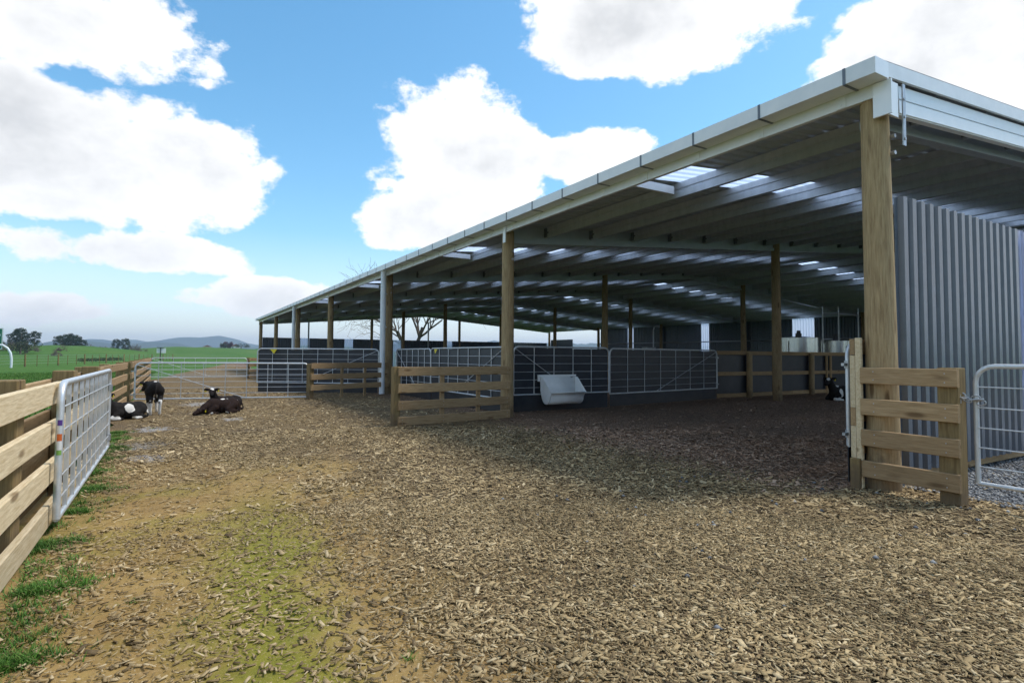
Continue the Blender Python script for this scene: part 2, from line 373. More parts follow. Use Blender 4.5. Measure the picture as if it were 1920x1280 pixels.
# ---------------------------------------------------------------- land: knolls, slopes and far hills
def mound(name, cx, cy, ra, rb_, h, rot, m, res=40, rough_=.12):
    mb = MB(); ca, sa = cos(rot), sin(rot)
    for i in range(res+1):
        for j in range(res+1):
            u = -1+2*i/res; v = -1+2*j/res; q = min(1, math.sqrt(u*u+v*v))
            k = (cos(pi*q)+1)/2
            nzv = noise.fractal(Vector((u*2.2+cx, v*2.2+cy, h)), .8, 2, 4)
            z = h*k*(1+rough_*nzv*2)-.3*(1-k)-.06
            x = u*ra; y = v*rb_
            mb.v.append((cx+x*ca-y*sa, cy+x*sa+y*ca, z))
    for i in range(res):
        for j in range(res):
            a = i*(res+1)+j; mb.f.append((a, a+res+1, a+res+2, a+1))
    return tag(build(name, mb, m, smooth=True), kind='structure')
def at_px(px, dist):      # ground point in the direction of an image column, dist metres away along the view
    d = pix_dir(px, 662); k = dist/math.hypot(d.x, d.y)
    return d.x*k, d.y*k
x, y = at_px(80, 330); mound('knoll', x, y, 75, 60, 4.6, .3, M_past)
x, y = at_px(395, 520); mound('low_hill', x, y, 130, 90, 6.2, .1, M_past)
x, y = at_px(600, 900); mound('green_hillside', x, y, 200, 200, 13, .2, M_past)
x, y = at_px(-200, 700); mound('green_rise', x, y, 200, 160, 3, 0, M_past)
M_far = mat('forested_hills', (.030, .050, .028), (.055, .075, .035), rough=.95, scale=.004, detail=8, spec=.1)
def far_range(name, dist, hbase, seed, a0, a1, n=220):
    mb = MB()
    for i in range(n+1):
        a = a0+(a1-a0)*i/n; t = a*9+seed
        h = hbase*(.62+.55*noise.fractal(Vector((t, seed, 0)), .9, 2.1, 6)+.22*math.sin(a*13+seed))
        h = max(h, hbase*.22)
        for k, (dd, hh) in enumerate(((-.10, 0), (-.05, .35+.15*noise.noise(Vector((t*3, 1, seed)))), (-.02, .75), (0, 1), (.06, .5), (.12, -.02))):
            r = dist*(1+dd+.01*noise.noise(Vector((t*4, k, 3))))
            mb.v.append((sin(a)*r, cos(a)*r, h*hh-1))
    for i in range(n):
        for k in range(5):
            a = i*6+k; mb.f.append((a, a+6, a+7, a+1))
    return tag(build(name, mb, M_far, smooth=True), kind='structure')
far_range('far_hills', 4200, 84, 3.3, rad(-60), rad(110))
far_range('farther_hills', 6000, 150, 8.1, rad(-60), rad(110))
far_range('near_range', 4600, 130, 5.2, rad(24), rad(75), 120)

# ---------------------------------------------------------------- the shed
EX, RX, FX = 6.1, 20.7, 35.3       # near eave posts, ridge, far eave
SL = .083; SA = math.atan(SL)
def roofz(x): return 4.13+SL*(x-EX) if x <= RX else 4.13+SL*(2*RX-x-EX)
FY = [3.02, 10.5, 18.43, 26.65, 34.83, 43.07, 51.47]
shed = thing('calf_shed', (EX, FY[0], 0), 'long open-sided calf shed with pole frame and low steel roof', 'shed')
def pole(x, y, ztop, r0, r1, seed, parent, name='pole'):
    n = 18; mb = MB(); R_ = random.Random(seed); ks = 9; lean = (R_.uniform(-.012, .012), R_.uniform(-.012, .012))
    ph = [R_.uniform(0, 6) for _ in range(3)]
    for i in range(ks+1):
        z = -.15+(ztop+.15)*i/ks
        for k in range(n):
            a = 2*pi*k/n; r = (r0+(r1-r0)*i/ks)*(1+.025*sin(2*a+ph[0]+i*.3)+.015*sin(3*a+ph[1]+i*.7))
            mb.v.append((cos(a)*r+lean[0]*z*.5, sin(a)*r+lean[1]*z*.5, z))
    for i in range(ks):
        for k in range(n): a = i*n+k; b = i*n+(k+1) % n; mb.f.append((a, b, b+n, a+n))
    mb.f.append(tuple(range(ks*n, ks*n+n)))
    return smooth_by_angle(build(name, mb, M_pole, parent, loc=(x, y, 0)), 50)
sd_ = 1
for i, fy in enumerate(FY):
    for j, px_ in enumerate((EX, 15.5, 24.4, FX-.1)):
        if j == 0: p = pole(px_, fy, roofz(px_)-.17, .147, .128, sd_, shed)
        else: p = pole(px_, fy+(.12 if j in (1, 2) else 0), roofz(px_)-.08, .135, .12, sd_, shed)
        sd_ += 1
        if j == 0:
            for z in (3.35, 3.52): build('bolt', MB().tube([(px_+.03, fy-.10, z), (px_+.03, fy-.15, z)], .022, 8), M_bolt, p)
# rafters: web with a deeper lower chord, one per slope and frame
def rafter_mesh(name):
    Lr = (RX-EX-.12)/cos(SA); mb = MB()
    mb.box((Lr/2, 0, -.215), (Lr, .05, .35)); mb.box((Lr/2, 0, -.335), (Lr-.01, .13, .015)); mb.box((Lr/2, .0, -.405), (Lr, .13, .012))
    mb.box((Lr/2, -.06, -.37), (Lr-.02, .012, .062)); mb.box((Lr/2, .06, -.37), (Lr-.02, .012, .062))
    return mb.mesh(name, M_zinc)
rme = rafter_mesh('rafter'); clm = MB(); clm.box((0, 0, 0), (.045, .15, .2)); clm.box((.02, 0, 0), (.012, .2, .16)); clm = clm.mesh('cleat', M_strap)
PX = [7.14+1.3*k for k in range(11)]
raf = []
for i, fy in enumerate(FY):
    yy = fy+(.19 if i == 0 else -.19 if i == 6 else .165)
    for s in (0, 1):
        M = Matrix.Translation((EX+.12 if s == 0 else 2*RX-EX-.12, yy, 4.13+SL*.12)) @ (Matrix.Rotation(pi, 4, 'Z') if s else Matrix.Identity(4)) @ Matrix.Rotation(-SA, 4, 'Y')
        r = obj('rafter', rme, shed, M=M); raf.append(r)
        for px_ in PX:
            X_ = px_ if s == 0 else 2*RX-px_
            obj('cleat', clm, r, loc=(X_, yy-.05, roofz(X_)-.15))
# purlins
pm = MB(); y0, y1 = 2.93, 51.6
prof = [(0, 0), (.07, 0), (.07, -.02), (.06, -.02), (.06, -.008), (.026, -.008), (.026, -.242), (.06, -.242), (.06, -.23), (.07, -.23), (.07, -.25), (0, -.25), (0, -.15), (.018, -.137), (.018, -.113), (0, -.10)]
pm.prism(prof, y0, y1); pm = pm.mesh('purlin', M_zinc)
for s in (0, 1):
    for px_ in [6.02]+PX+[20.45]:
        X_ = px_ if s == 0 else 2*RX-px_
        if px_ == 6.02 and s == 0: continue
        obj('purlin', pm, shed, M=Matrix.Translation((X_, 0, roofz(X_)-.022)) @ (Matrix.Scale(-1, 4, (1, 0, 0)) if s else Matrix.Identity(4)))
# roof sheets, a clear one in each bay
def sheet_profile(w, ribs, h=.028):
    p = w/ribs; o = []
    for i in range(ribs):
        b = i*p; o += [(b, 0), (b+p*.52, 0), (b+p*.63, h), (b+p*.88, h)]
    o.append((w, 0)); return o
def sheet_mesh(name, Ls, w, ribs, m, h=.028, th=.0):
    mb = MB(); pr = sheet_profile(w, ribs, h)
    if h > .04:
        pr = []; p = w/ribs
        for i in range(ribs): pr += [(i*p, 0), (i*p+p*.36, 0), (i*p+p*.46, h), (i*p+p*.88, h)]
        pr.append((w, 0))
    for x in (0, Ls):
        for (yv, zv) in pr: mb.v.append((x, yv, zv))
    n = len(pr)
    for i in range(n-1): mb.f.append((i, n+i, n+i+1, i+1))
    return mb.mesh(name, m)
Ls = (RX-5.74)/cos(SA)
sm = sheet_mesh('roof_sheet', Ls, .764, 4, M_zinc); sk = sheet_mesh('clear_roof_sheet', Ls, .764, 4, M_sky)
for i in range(64):
    yv = 2.87+.76*i; clear = i in (4, 14, 25, 36, 47, 57)
    for s in (0, 1):
        if s == 0: M = Matrix.Translation((5.81, yv, roofz(5.74))) @ Matrix.Rotation(-SA, 4, 'Y')
        else: M = Matrix.Translation((2*RX-5.74, yv+.764, roofz(5.74))) @ Matrix.Rotation(pi, 4, 'Z') @ Matrix.Rotation(-SA, 4, 'Y')
        obj('clear_roof_sheet' if clear else 'roof_sheet', sk if clear else sm, shed, M=M)
rc = MB(); rc.add([(RX-.3, 2.84, roofz(RX)+.02), (RX, 2.84, roofz(RX)+.07), (RX+.3, 2.84, roofz(RX)+.02), (RX-.3, 51.6, roofz(RX)+.02), (RX, 51.6, roofz(RX)+.07), (RX+.3, 51.6, roofz(RX)+.02)], [(0, 1, 4, 3), (1, 2, 5, 4)])
build('ridge_cap', rc, M_zinc, shed)
# trimmers beside each clear sheet at the eave
for yv in (2.87+.76*4, 2.87+.76*14, 2.87+.76*25, 2.87+.76*36):
    t_ = MB(); t_.box((6.52, yv+.80, 4.06), (1.1, .05, .13)); build('trimmer', t_, M_gutter, shed)
# eave beam, gutter, straps
eb = MB(); prof = [(5.94, 3.90), (6.0, 3.90), (6.0, 3.915), (5.955, 3.915), (5.955, 4.07), (6.0, 4.07), (6.0, 4.085), (5.94, 4.085)]
eb.prism(prof, 2.93, 51.6); ebo = build('eave_beam', eb, M_gutter, shed)
pl = MB(); pl.box((5.936, 0, 3.97), (.010, .10, .13)); pl.tube([(5.922, .0, 3.935), (5.936, .0, 3.935)], .012, 8); pl = pl.mesh('splice_plate', M_gutter)
gt = MB(); prof = [(5.69, 4.19), (5.69, 4.03), (5.93, 4.03), (5.93, 4.12), (5.923, 4.12), (5.923, 4.037), (5.697, 4.037), (5.697, 4.183), (5.712, 4.183), (5.712, 4.19)]
gt.prism(prof, 2.83, 51.75); gto = build('gutter', gt, M_gutter, shed)
for ye in (2.826, 51.755): build('gutter_end_cap', MB().box((5.81, ye, 4.11), (.242, .006, .162)), M_white_steel, gto)
st = MB(); st.box((5.687, 0, 4.11), (.006, .028, .164)); st.box((5.81, 0, 4.026), (.245, .028, .006)); st = st.mesh('joint_strap', M_strap)
k = 0; yv = 3.12
while yv < 51.6:
    obj('joint_strap', st, gto, loc=(0, yv, 0))
    obj('splice_plate', pl, ebo, loc=(0, yv+.17, 0)); yv += .965; k += 1
for i, fy in enumerate(FY):         # pale cleat plate at the head of each eave pole
    q = MB(); q.box((5.925, fy-.14, 3.85), (.02, .10 if i else .17, .34))
    if i == 0: q.box((6.02, fy-.185, 3.85), (.17, .02, .34))
    build('head_plate', q, M_white_steel, shed)
sp_ = MB(); sp_.box((6.19, 2.815, 3.72), (.05, .012, .62))
for z in (3.48, 3.70, 3.88): sp_.tube([(6.19, 2.80, z), (6.19, 2.82, z)], .016, 8)
build('hanger_strap', sp_, M_galv, shed)
# gable trim on both ends
for (yv, nm) in ((2.845, 0), (51.66, 1)):
    for s in (0, 1):
        Lb = (RX-5.72)/cos(SA); rotM = (Matrix.Rotation(pi, 4, 'Z') if s else Matrix.Identity(4)) @ Matrix.Rotation(-SA, 4, 'Y')
        M = Matrix.Translation((5.72 if s == 0 else 2*RX-5.72, yv, roofz(5.72))) @ rotM
        b_ = MB(); b_.box((Lb/2, 0, .012), (Lb, .03, .15)); b_.box((Lb/2, .055 if (s == 0) == (nm == 0) else -.055, .085), (Lb, .14, .006))
        obj('barge_flashing', b_.mesh('barge_flashing', M_gutter), shed, M=M)
        d_ = .045 if (s == 0) == (nm == 0) else -.045
        b_ = MB(); b_.box((Lb/2+.25, d_, -.15), (Lb-.5, .02, .13)); b_.box((Lb/2+.25, d_, -.295), (Lb-.5, .02, .13)); b_.box((Lb/2+.25, d_*1.3, -.222), (Lb-.5, .012, .03))
        b_.box((Lb/2+.25, d_*1.9, -.366), (Lb-.5, .07, .012))
        obj('barge_channel', b_.mesh('barge_channel', M_white_steel), shed, M=M)
# downpipes
for yv in (18.12, 34.5):
    d_ = MB(); d_.tube([(5.81, yv, .02), (5.81, yv, 4.04)], .088, 20); dp = smooth_by_angle(build('downpipe', d_, M_pvc, shed))
    for z in (.9, 2.2, 3.3):
        q = MB(); q.tube([(5.81, yv, z-.05), (5.81, yv, z+.05)], .093, 20); q.box((5.93, yv+.13, z), (.2, .015, .03), Matrix.Rotation(.7, 3, 'Z')); smooth_by_angle(build('pipe_bracket', q, M_pvc, dp))
# wall sheets (vertical ribs)
def wall_run(p0, p1, z0, z1, clear=(), parent=shed, skip=()):
    p0 = Vector((*p0, 0)); p1 = Vector((*p1, 0)); d = p1-p0; n = max(1, round(d.length/.76)); w = d.length/n; a = math.atan2(d.y, d.x)
    base = sheet_mesh('wall_sheet', z1-z0, w+.006, 4, M_slate, .05); cl = sheet_mesh('clear_wall_sheet', z1-z0, w+.006, 4, M_clearwall, .05)
    for i in range(n):
        if i in skip: continue
        p = p0+d*(i/n)
        M = Matrix.Translation((p.x, p.y, z0)) @ Matrix.Rotation(a, 4, 'Z') @ Matrix(((0, 1, 0, 0), (0, 0, -1, 0), (1, 0, 0, 0), (0, 0, 0, 1)))
        o = obj('clear_wall_sheet' if i in clear else 'wall_sheet', cl if i in clear else base, parent, M=M)
        if z1-z0 > 2.5 and p0.y < 4 and i < 8:
            s_ = MB()
            for zz in (.75, 1.75, z1-z0-.06):
                for kk in range(4): s_.tube([(p.x+w*(kk+.76)/4, p.y-.045, z0+zz), (p.x+w*(kk+.76)/4, p.y-.03, z0+zz)], .009, 6)
            build('roofing_screw', s_, M_dark, o)
wall_run((6.33, 2.99), (19.0, 2.99), .14, 2.97, clear=(4, 9, 14))
bb = MB(); bb.box((12.6, 3.06, .14), (12.5, .05, .2)); build('base_board', bb, M_rail, shed)
for z in (1.0, 1.9, 2.85):
    gq = MB(); gq.box((12.7, 3.07, z), (12.6, .06, .09)); build('girt', gq, M_zinc, shed)
wall_run((6.25, 51.55), (34.9, 51.55), .05, 2.66, clear=(4, 9, 15, 22))
wall_run((FX+.12, 17.0), (FX+.12, 43.0), .05, 4.07, clear=(6, 7, 17, 28))
wall_run((FX+.12, 3.1), (FX+.12, 17.0), .05, 4.07)
wall_run((FX+.12, 47.5), (FX+.12, 51.5), .05, 3.0)
for (a_, b_, z) in (((FX-.02, 3.2), (FX-.02, 43), 1.35), ((FX-.02, 3.2), (FX-.02, 43), 2.45)):
    q = MB(); q.tube([(*a_, z), (*b_, z)], .04, 8); build('wall_rail', q, M_galv, shed)
for xx in (9.9, 17.0, 21.0, 30.0):      # slim steel posts in the end wall
    q = MB(); q.box((xx, 51.4, 2.2), (.12, .1, 4.3)); build('steel_post', q, M_zinc, shed)

# ---------------------------------------------------------------- timber fences
def board(parent, p0, p1, z0, z1, th, m, name='rail'):
    p0 = Vector(p0); p1 = Vector(p1); d = p1-p0; Lb = math.hypot(d.x, d.y)
    a = math.atan2(d.y, d.x); mb = MB(); h = z1-z0; e = .006
    pr = [(-th/2+e, -h/2), (th/2-e, -h/2), (th/2, -h/2+e), (th/2, h/2-e), (th/2-e, h/2), (-th/2+e, h/2), (-th/2, h/2-e), (-th/2, -h/2+e)]
    n = len(pr); seg = max(1, int(Lb/1.2)); R_ = random.Random(int((p0.x*31+p0.y*17+z0*101)*100))
    for i in range(seg+1):
        x = -Lb/2+Lb*i/seg; wob = R_.uniform(-.006, .006) if 0 < i < seg else 0
        for (yy, zz) in pr: mb.v.append((x, yy+wob, zz+wob*.7))
    for i in range(seg):
        for k in range(n): q = i*n+k; w = i*n+(k+1) % n; mb.f.append((q, w, w+n, q+n))
    mb.f.append(tuple(range(n-1, -1, -1))); mb.f.append(tuple(range(seg*n, seg*n+n)))
    c = (p0+p1)/2
    return build(name, mb, m, parent, loc=(c.x, c.y, (z0+z1)/2+R_.uniform(-.006, .006)), rot=(0, 0, a))
def sq_post(parent, x, y, h, w, m, rot=0, d=None, name='post'):
    mb = MB(); d = d or w; e = .008
    pr = [(-w/2+e, -d/2), (w/2-e, -d/2), (w/2, -d/2+e), (w/2, d/2-e), (w/2-e, d/2), (-w/2+e, d/2), (-w/2, d/2-e), (-w/2, -d/2+e)]
    for z in (-.2, h-.006, h):
        f_ = .94 if z == h else 1
        for (a, b) in pr: mb.v.append((a*f_, b*f_, z))
    for i in range(2):
        for k in range(8): q = i*8+k; w_ = i*8+(k+1) % 8; mb.f.append((q, w_, w_+8, q+8))
    mb.f.append(tuple(range(16, 24)))
    return build(name, mb, m, parent, loc=(x, y, 0), rot=(0, 0, rot))
def nails(parent, pts):
    mb = MB()
    for (p, nrm) in pts:
        p = Vector(p); nrm = Vector(nrm); mb.tube([p-nrm*.003, p+nrm*.003], .006, 6)
    return build('nail_heads', mb, M_bolt, parent)
R4 = [(.92, 1.075), (.635, .79), (.345, .50), (.055, .21)]
fl = thing('timber_fence', (-.85, 2, 0), 'long double-sided timber rail fence between yard and green paddock', 'fence')
ys = [-2.4, -.1, 2.2, 4.5, 6.7, 8.6]
for (z0, z1) in R4:
    cuts = [-3.0, 1.1, 5.65, 8.85] if z0 in (.92, .345) else [-3.0, 3.3, 7.2, 8.85]
    for a, b in zip(cuts[:-1], cuts[1:]): board(fl, (-.77, a+.004, 0), (-.77, b-.004, 0), z0, z1, .045, M_pine)
    cuts = [-3.0, 2.2, 6.8, 11.2]
    for a, b in zip(cuts[:-1], cuts[1:]): board(fl, (-.985, a+.004, 0), (-.985, b-.004, 0), z0-.02, z1-.02, .04, M_rail)
for yv in ys: sq_post(fl, -.878, yv, 1.13, .165, M_post, d=.2)
f2 = thing('timber_fence', (-1, 14, 0), 'brown timber rail fence behind the lying black calf', 'fence')
for (z0, z1) in R4: board(f2, (-1.20, 11.4, 0), (-1.06, 17.6, 0), z0-.03, z1-.03, .045, M_rail)
for yv in (11.6, 14.4, 17.3): sq_post(f2, -1.315+.0226*(yv-11.4), yv, 1.06, .17, M_post)
f3 = thing('timber_fence', (-1, 24, 0), 'brown timber rail fence running on beyond the long yard gate', 'fence')
for (z0, z1) in R4:
    for a, b in ((18.3, 25.2), (25.21, 32.3)): board(f3, (-1.0, a, 0), (-1.0, b, 0), z0-.03, z1-.03, .045, M_rail)
for yv in (18.5, 20.9, 23.3, 25.7, 28.1, 30.5, 32.2): sq_post(f3, -1.11, yv, 1.06, .15, M_post)
# panel in front of the second pole
f4 = thing('rail_fence', (4.7, 9.85, 0), 'four-rail timber panel ending at a roof pole beside the white trough', 'fence')
pa, pb = Vector((3.50, 9.95, 0)), Vector((6.02, 10.26, 0)); dv = (pb-pa).normalized(); nv = Vector((dv.y, -dv.x, 0))
for (z0, z1) in ((.91, 1.075), (.60, .765), (.295, .46), (.0, .165)): board(f4, pa, pb, z0, z1, .045, M_rail)
sq_post(f4, 3.49-nv.x*.09, 9.95-nv.y*.09, 1.08, .13, M_post, math.atan2(dv.y, dv.x))
for t_ in (.37, .70):
    c = pa.lerp(pb, t_)-nv*.048; sq_post(f4, c.x, c.y, .93, .09, M_rail, math.atan2(dv.y, dv.x), .045, name='batten')
nails(f4, [((pa.lerp(pb, t_)+nv*.024+Vector((0, 0, z))), nv) for t_ in (.03, .37, .70, .97) for z in (.95, 1.03, .64, .72, .34, .42, .05, .12)])
f5 = thing('rail_fence', (4.6, 17.3, 0), 'three-rail timber panel beside the tall white downpipe', 'fence')
pa, pb = Vector((3.36, 16.95, 0)), Vector((6.05, 18.2, 0)); dv = (pb-pa).normalized(); nv = Vector((dv.y, -dv.x, 0))
for (z0, z1) in ((.87, 1.03), (.56, .72), (.25, .41)): board(f5, pa, pb, z0, z1, .045, M_rail)
sq_post(f5, 3.40-nv.x*.1, 16.97-nv.y*.1, 1.02, .15, M_post, math.atan2(dv.y, dv.x))
for t_ in (.38, .68):
    c = pa.lerp(pb, t_)-nv*.05; sq_post(f5, c.x, c.y, .9, .09, M_rail, math.atan2(dv.y, dv.x), .045, name='batten')
f6 = thing('rail_fence', (4.6, 33.4, 0), 'short brown rail panel at the far end of the distant gate', 'fence')
for (z0, z1) in R4: board(f6, (3.3, 32.25, 0), (6.0, 34.6, 0), z0, z1, .045, M_rail)
for (x, y) in ((3.35, 32.4), (4.7, 33.55)): sq_post(f6, x-.07, y+.07, 1.08, .15, M_post)
# right-hand panel at the corner pole
f7 = thing('rail_fence', (5.9, 2.7, 0), 'four-rail timber panel across the corner pole beside the gravel', 'fence')
for (z0, z1) in ((1.045, 1.205), (.735, .895), (.43, .59), (.125, .285)):
    board(f7, (5.905, 3.125, 0), (5.905, 2.305, 0), z0, z1, .045, M_rail)
sq_post(f7, 6.01, 2.40, 1.215, .16, M_post); sq_post(f7, 5.90, 3.18, .30, .09, M_post)
nails(f7, [((5.882, y, z+o_), (-1, 0, 0)) for y in (2.4, 3.0) for z in (1.085, .775, .47, .165) for o_ in (0, .08)])
# upright lining edge at the corner and its gate seen end-on
f8 = thing('pen_lining', (6.0, 3.55, 0), 'upright timber lining edge behind the corner pole', 'lining')
sq_post(f8, 5.925, 3.155, 1.50, .05, M_pine, d=.055, name='stud')
for (z0, z1, m) in ((1.33, 1.49, M_rail), (.80, 1.325, M_pine), (.62, .795, M_rail), (.30, .615, M_pine)):
    q = MB(); q.box((0, 0, (z0+z1)/2), (.05, .05, z1-z0)); build('rail_end', q, m, f8, loc=(5.935, 3.212, 0))
for z in (1.41, .72, .40):
    board(f8, (5.97, 3.215, 0), (9.6, 3.25, 0), z-.075, z+.075, .045, M_rail)
q = MB(); q.box((7.8, 3.275, .85), (3.6, .012, 1.2)); build('rubber_panel', q, M_rubber, f8)
for x in (7.4, 9.4): sq_post(f8, x, 3.17, 1.5, .12, M_post)
# back timber wall of the pen with rubber lining
f9 = thing('timber_pen_wall', (18, 12, 0), 'timber framed pen wall lined with black rubber below the steel vats', 'fence')
for (z0, z1) in ((1.37, 1.49), (.71, .83), (.04, .16)):
    for a, b in ((14.45, 18.2), (18.21, 22.6), (22.61, 27)): board(f9, (a, 11.93, 0), (b, 11.93, 0), z0, z1, .06, M_rail)
q = MB(); q.box((20.7, 11.98, .76), (12.5, .015, 1.42)); build('rubber_panel', q, M_rubber, f9)
for x in (15.88, 19.25, 21.95, 24.5): smooth_by_angle(pole(x, 11.86, 1.44, .095, .09, int(x*7), f9, 'post'), 50)
for x in (17.35, 20.25, 20.5, 23.2): sq_post(f9, x, 11.91, 1.36, .10, M_rail, d=.05, name='batten')

# ---------------------------------------------------------------- gates
def gate(name, label, p0, p1, zb, zt, nv_=6, wires=5, brace=1, rubber=None, group=None, tr=.021, flat=False, corner=.14, cat='gate', rubber_z0=.02):
    p0 = Vector((*p0, 0)); p1 = Vector((*p1, 0)); d = p1-p0; Lg = d.length; d.normalize(); nrm = Vector((d.y, -d.x, 0))
    g_ = thing(name, (p0.x, p0.y, 0), label, cat, group)
    P = lambda u, z, o=0: p0+d*u+nrm*o+Vector((0, 0, z))
    pts = [P(0, zb)]+[P(0, zt-corner)]
    for k in range(1, 6):
        a = pi/2*k/5; pts.append(P(corner-corner*cos(a), zt-corner+corner*sin(a)))
    for k in range(0, 6):
        a = pi/2*k/5; pts.append(P(Lg-corner+corner*sin(a), zt-corner+corner*cos(a)))
    pts.append(P(Lg, zb))
    fr = MB(); fr.tube(pts, tr, 10); fr.tube([P(0, zb+.0), P(Lg, zb+.0)], tr*.9, 10); fo = smooth_by_angle(build('frame', fr, M_gate, g_), 45)
    for k in range(1, nv_+1):
        u = Lg*k/(nv_+1); v = MB()
        if flat:
            w = .03
            for (za, zb_, wa, wb_) in ((zb, zb+.10, .012, w), (zb+.10, zt-.10, w, w), (zt-.10, zt, w, .012)):
                vs = []
                for (z, ww) in ((za, wa), (zb_, wb_)):
                    for (sx, so_) in ((-1, -.013), (1, -.013), (1, .013), (-1, .013)): vs.append(P(u+sx*ww, z, so_))
                v.add(vs, [(0, 1, 2, 3), (4, 5, 6, 7), (0, 1, 5, 4), (1, 2, 6, 5), (2, 3, 7, 6), (3, 0, 4, 7)])
        else: v.tube([P(u, zb), P(u, zb+.1), P(u, zt-.1), P(u, zt)], [.012, .0095, .0095, .014], 6)
        build('upright_bar', v, M_gate, g_)
    for k in range(1, wires+1):
        z = zb+(zt-zb)*(k/(wires+1))**1.08; w = MB(); w.tube([P(0, z, .009), P(Lg, z, .009)], .006, 6); build('wire', w, M_gate, g_)
    if brace:
        w = MB()
        if brace > 0: w.tube([P(.05, zt-.05, .012), P(Lg*.62, zb, .012)], .008, 6)
        else: w.tube([P(Lg-.05, zt-.05, .012), P(Lg*.38, zb, .012)], .008, 6)
        build('brace', w, M_gate, g_)
    uh = 0 if brace > 0 else Lg
    for z in (zb+.12, zt-.22):
        h = MB(); h.tube([P(uh, z-.04), P(uh, z+.04)], tr*1.5, 8); h.box(P(uh-.05 if uh == 0 else uh+.05, z), (.09, .03, .03), Matrix.Rotation(math.atan2(d.y, d.x), 3, 'Z'))
        build('hinge', h, M_galv, g_)
    if rubber is not None:
        q = MB(); n_ = 10
        for i in range(n_+1):
            for (z, o) in ((rubber_z0, -.03), (zb, -.028), (zt-.03, -.028)):
                q.v.append(P(.03+(Lg-.06)*i/n_, z, o+.006*noise.noise(Vector((i*.9, z*3, Lg))))); 
        for i in range(n_):
            for k in range(2): a = i*3+k; q.f.append((a, a+3, a+4, a+1))
        o_ = build('rubber_panel', q, M_rubber, g_)
        md = o_.modifiers.new('thick', 'SOLIDIFY'); md.thickness = .01; md.offset = -1
    return g_
gl = gate('farm_gate', 'pale galvanised gate folded back against the fresh pine fence', (-.70, 5.2), (-.71, 8.85), .11, 1.075, 9, 5, 0, flat=True, tr=.024)
st_ = MB()
def patch(z0, z1, m, nm):
    q = MB(); c = Vector((-.70, 5.2, 0)); n_ = 6
    for i in range(n_+1):
        a = rad(-118+70*i/n_)
        for z in (z0, z1): q.v.append((c.x+cos(a)*.0252, c.y+sin(a)*.0252, z))
    for i in range(n_): q.f.append((2*i, 2*i+2, 2*i+3, 2*i+1))
    build(nm, q, m, gl)
patch(.775, .815, mat('sticker_purple', (.10, .04, .28), rough=.4), 'oval_sticker')
patch(.665, .715, mat('sticker_orange', (.75, .16, .03), rough=.4), 'label_sticker')
patch(.60, .664, M_white, 'label_sticker'); patch(.565, .599, mat('sticker_green', (.25, .50, .10), rough=.4), 'label_sticker')
gate('yard_gate', 'long wire-infill gate closing the yard behind the standing calf', (-.90, 18.1), (3.32, 17.12), .07, 1.03, 7, 5, 1)
gate('yard_gate', 'distant wire-infill gate at the end of the bark yard', (-1.0, 32.4), (3.2, 32.2), .12, 1.06, 8, 4, 1)
g1 = gate('pen_gate', 'rubber-lined pen gate with a yellow tag swung out past the downpipe', (2.40, 20.95), (5.85, 18.62), .33, 1.47, 7, 6, -1, rubber=1)
q = MB(); q.add([(2.75, 20.68, 1.45), (2.95, 20.55, 1.45), (2.86, 20.6, 1.30)], [(0, 1, 2)]); q.add([(2.75, 20.66, 1.45), (2.95, 20.53, 1.45), (2.86, 20.58, 1.30)], [(2, 1, 0)]); build('yellow_tag', q, M_yellow, g1)
g2 = gate('pen_gate', 'rubber-lined pen gate along the eave next to the second roof pole', (6.28, 15.15), (6.28, 10.95), .33, 1.48, 6, 5, -1, rubber=1)
q = MB(); q.add([(6.25, 14.85, 1.46), (6.25, 14.62, 1.46), (6.25, 14.78, 1.33)], [(0, 1, 2)]); build('yellow_tag', q, M_yellow, g2)
gate('pen_gate', 'rubber-lined pen gate along the eave just behind the downpipe pole', (6.30, 18.15), (6.30, 15.2), .33, 1.47, 5, 5, 1, rubber=1)
gate('pen_gate', 'rubber-lined pen gate with a white feed trough hung on it', (6.62, 11.12), (9.42, 11.12), .40, 1.50, 4, 5, 1, rubber=1)
gate('pen_gate', 'rubber-lined pen gate joined to the timber pen wall', (9.56, 11.25), (14.36, 11.88), .34, 1.49, 6, 5, -1, rubber=1)
gate('pen_gate', 'pen gate seen end-on beside the timber lining at the corner pole', (6.0, 3.31), (9.5, 3.42), .40, 1.45, 5, 5, 1, rubber=1)
gr = gate('farm_gate', 'bare wire-infill gate chained to the corner panel on the gravel', (6.07, 2.24), (6.14, -1.9), .215, 1.235, 7, 5, 0)
ch = MB()
def link(c, a, b, r=.006, R_=.022):
    c = Vector(c); a = Vector(a).normalized(); b = Vector(b).normalized(); pts = []
    for k in range(13):
        t_ = 2*pi*k/12; pts.append(c+a*(cos(t_)*R_*1.5)+b*(sin(t_)*R_))
    ch.tube(pts, r, 6, cap=False)
cpts = [(6.02, 2.33, .98), (5.99, 2.31, .955), (6.0, 2.28, .94), (6.02, 2.255, .94), (6.03, 2.23, .955), (6.04, 2.21, .945), (6.045, 2.195, .915)]
for i, c in enumerate(cpts): link(c, (.2, -1, -.3 if i < 3 else .2), (1, .2, 0) if i % 2 else (0, .2, 1))
ch = build('chain', ch, M_bolt, gr)
pk = MB(); pk.box((5.98, 2.335, .93), (.018, .035, .05)); pk.tube([(5.98, 2.322, .955), (5.98, 2.322, .98), (5.98, 2.335, .992), (5.98, 2.348, .98), (5.98, 2.348, .955)], .004, 6); build('padlock', pk, M_bolt, gr)

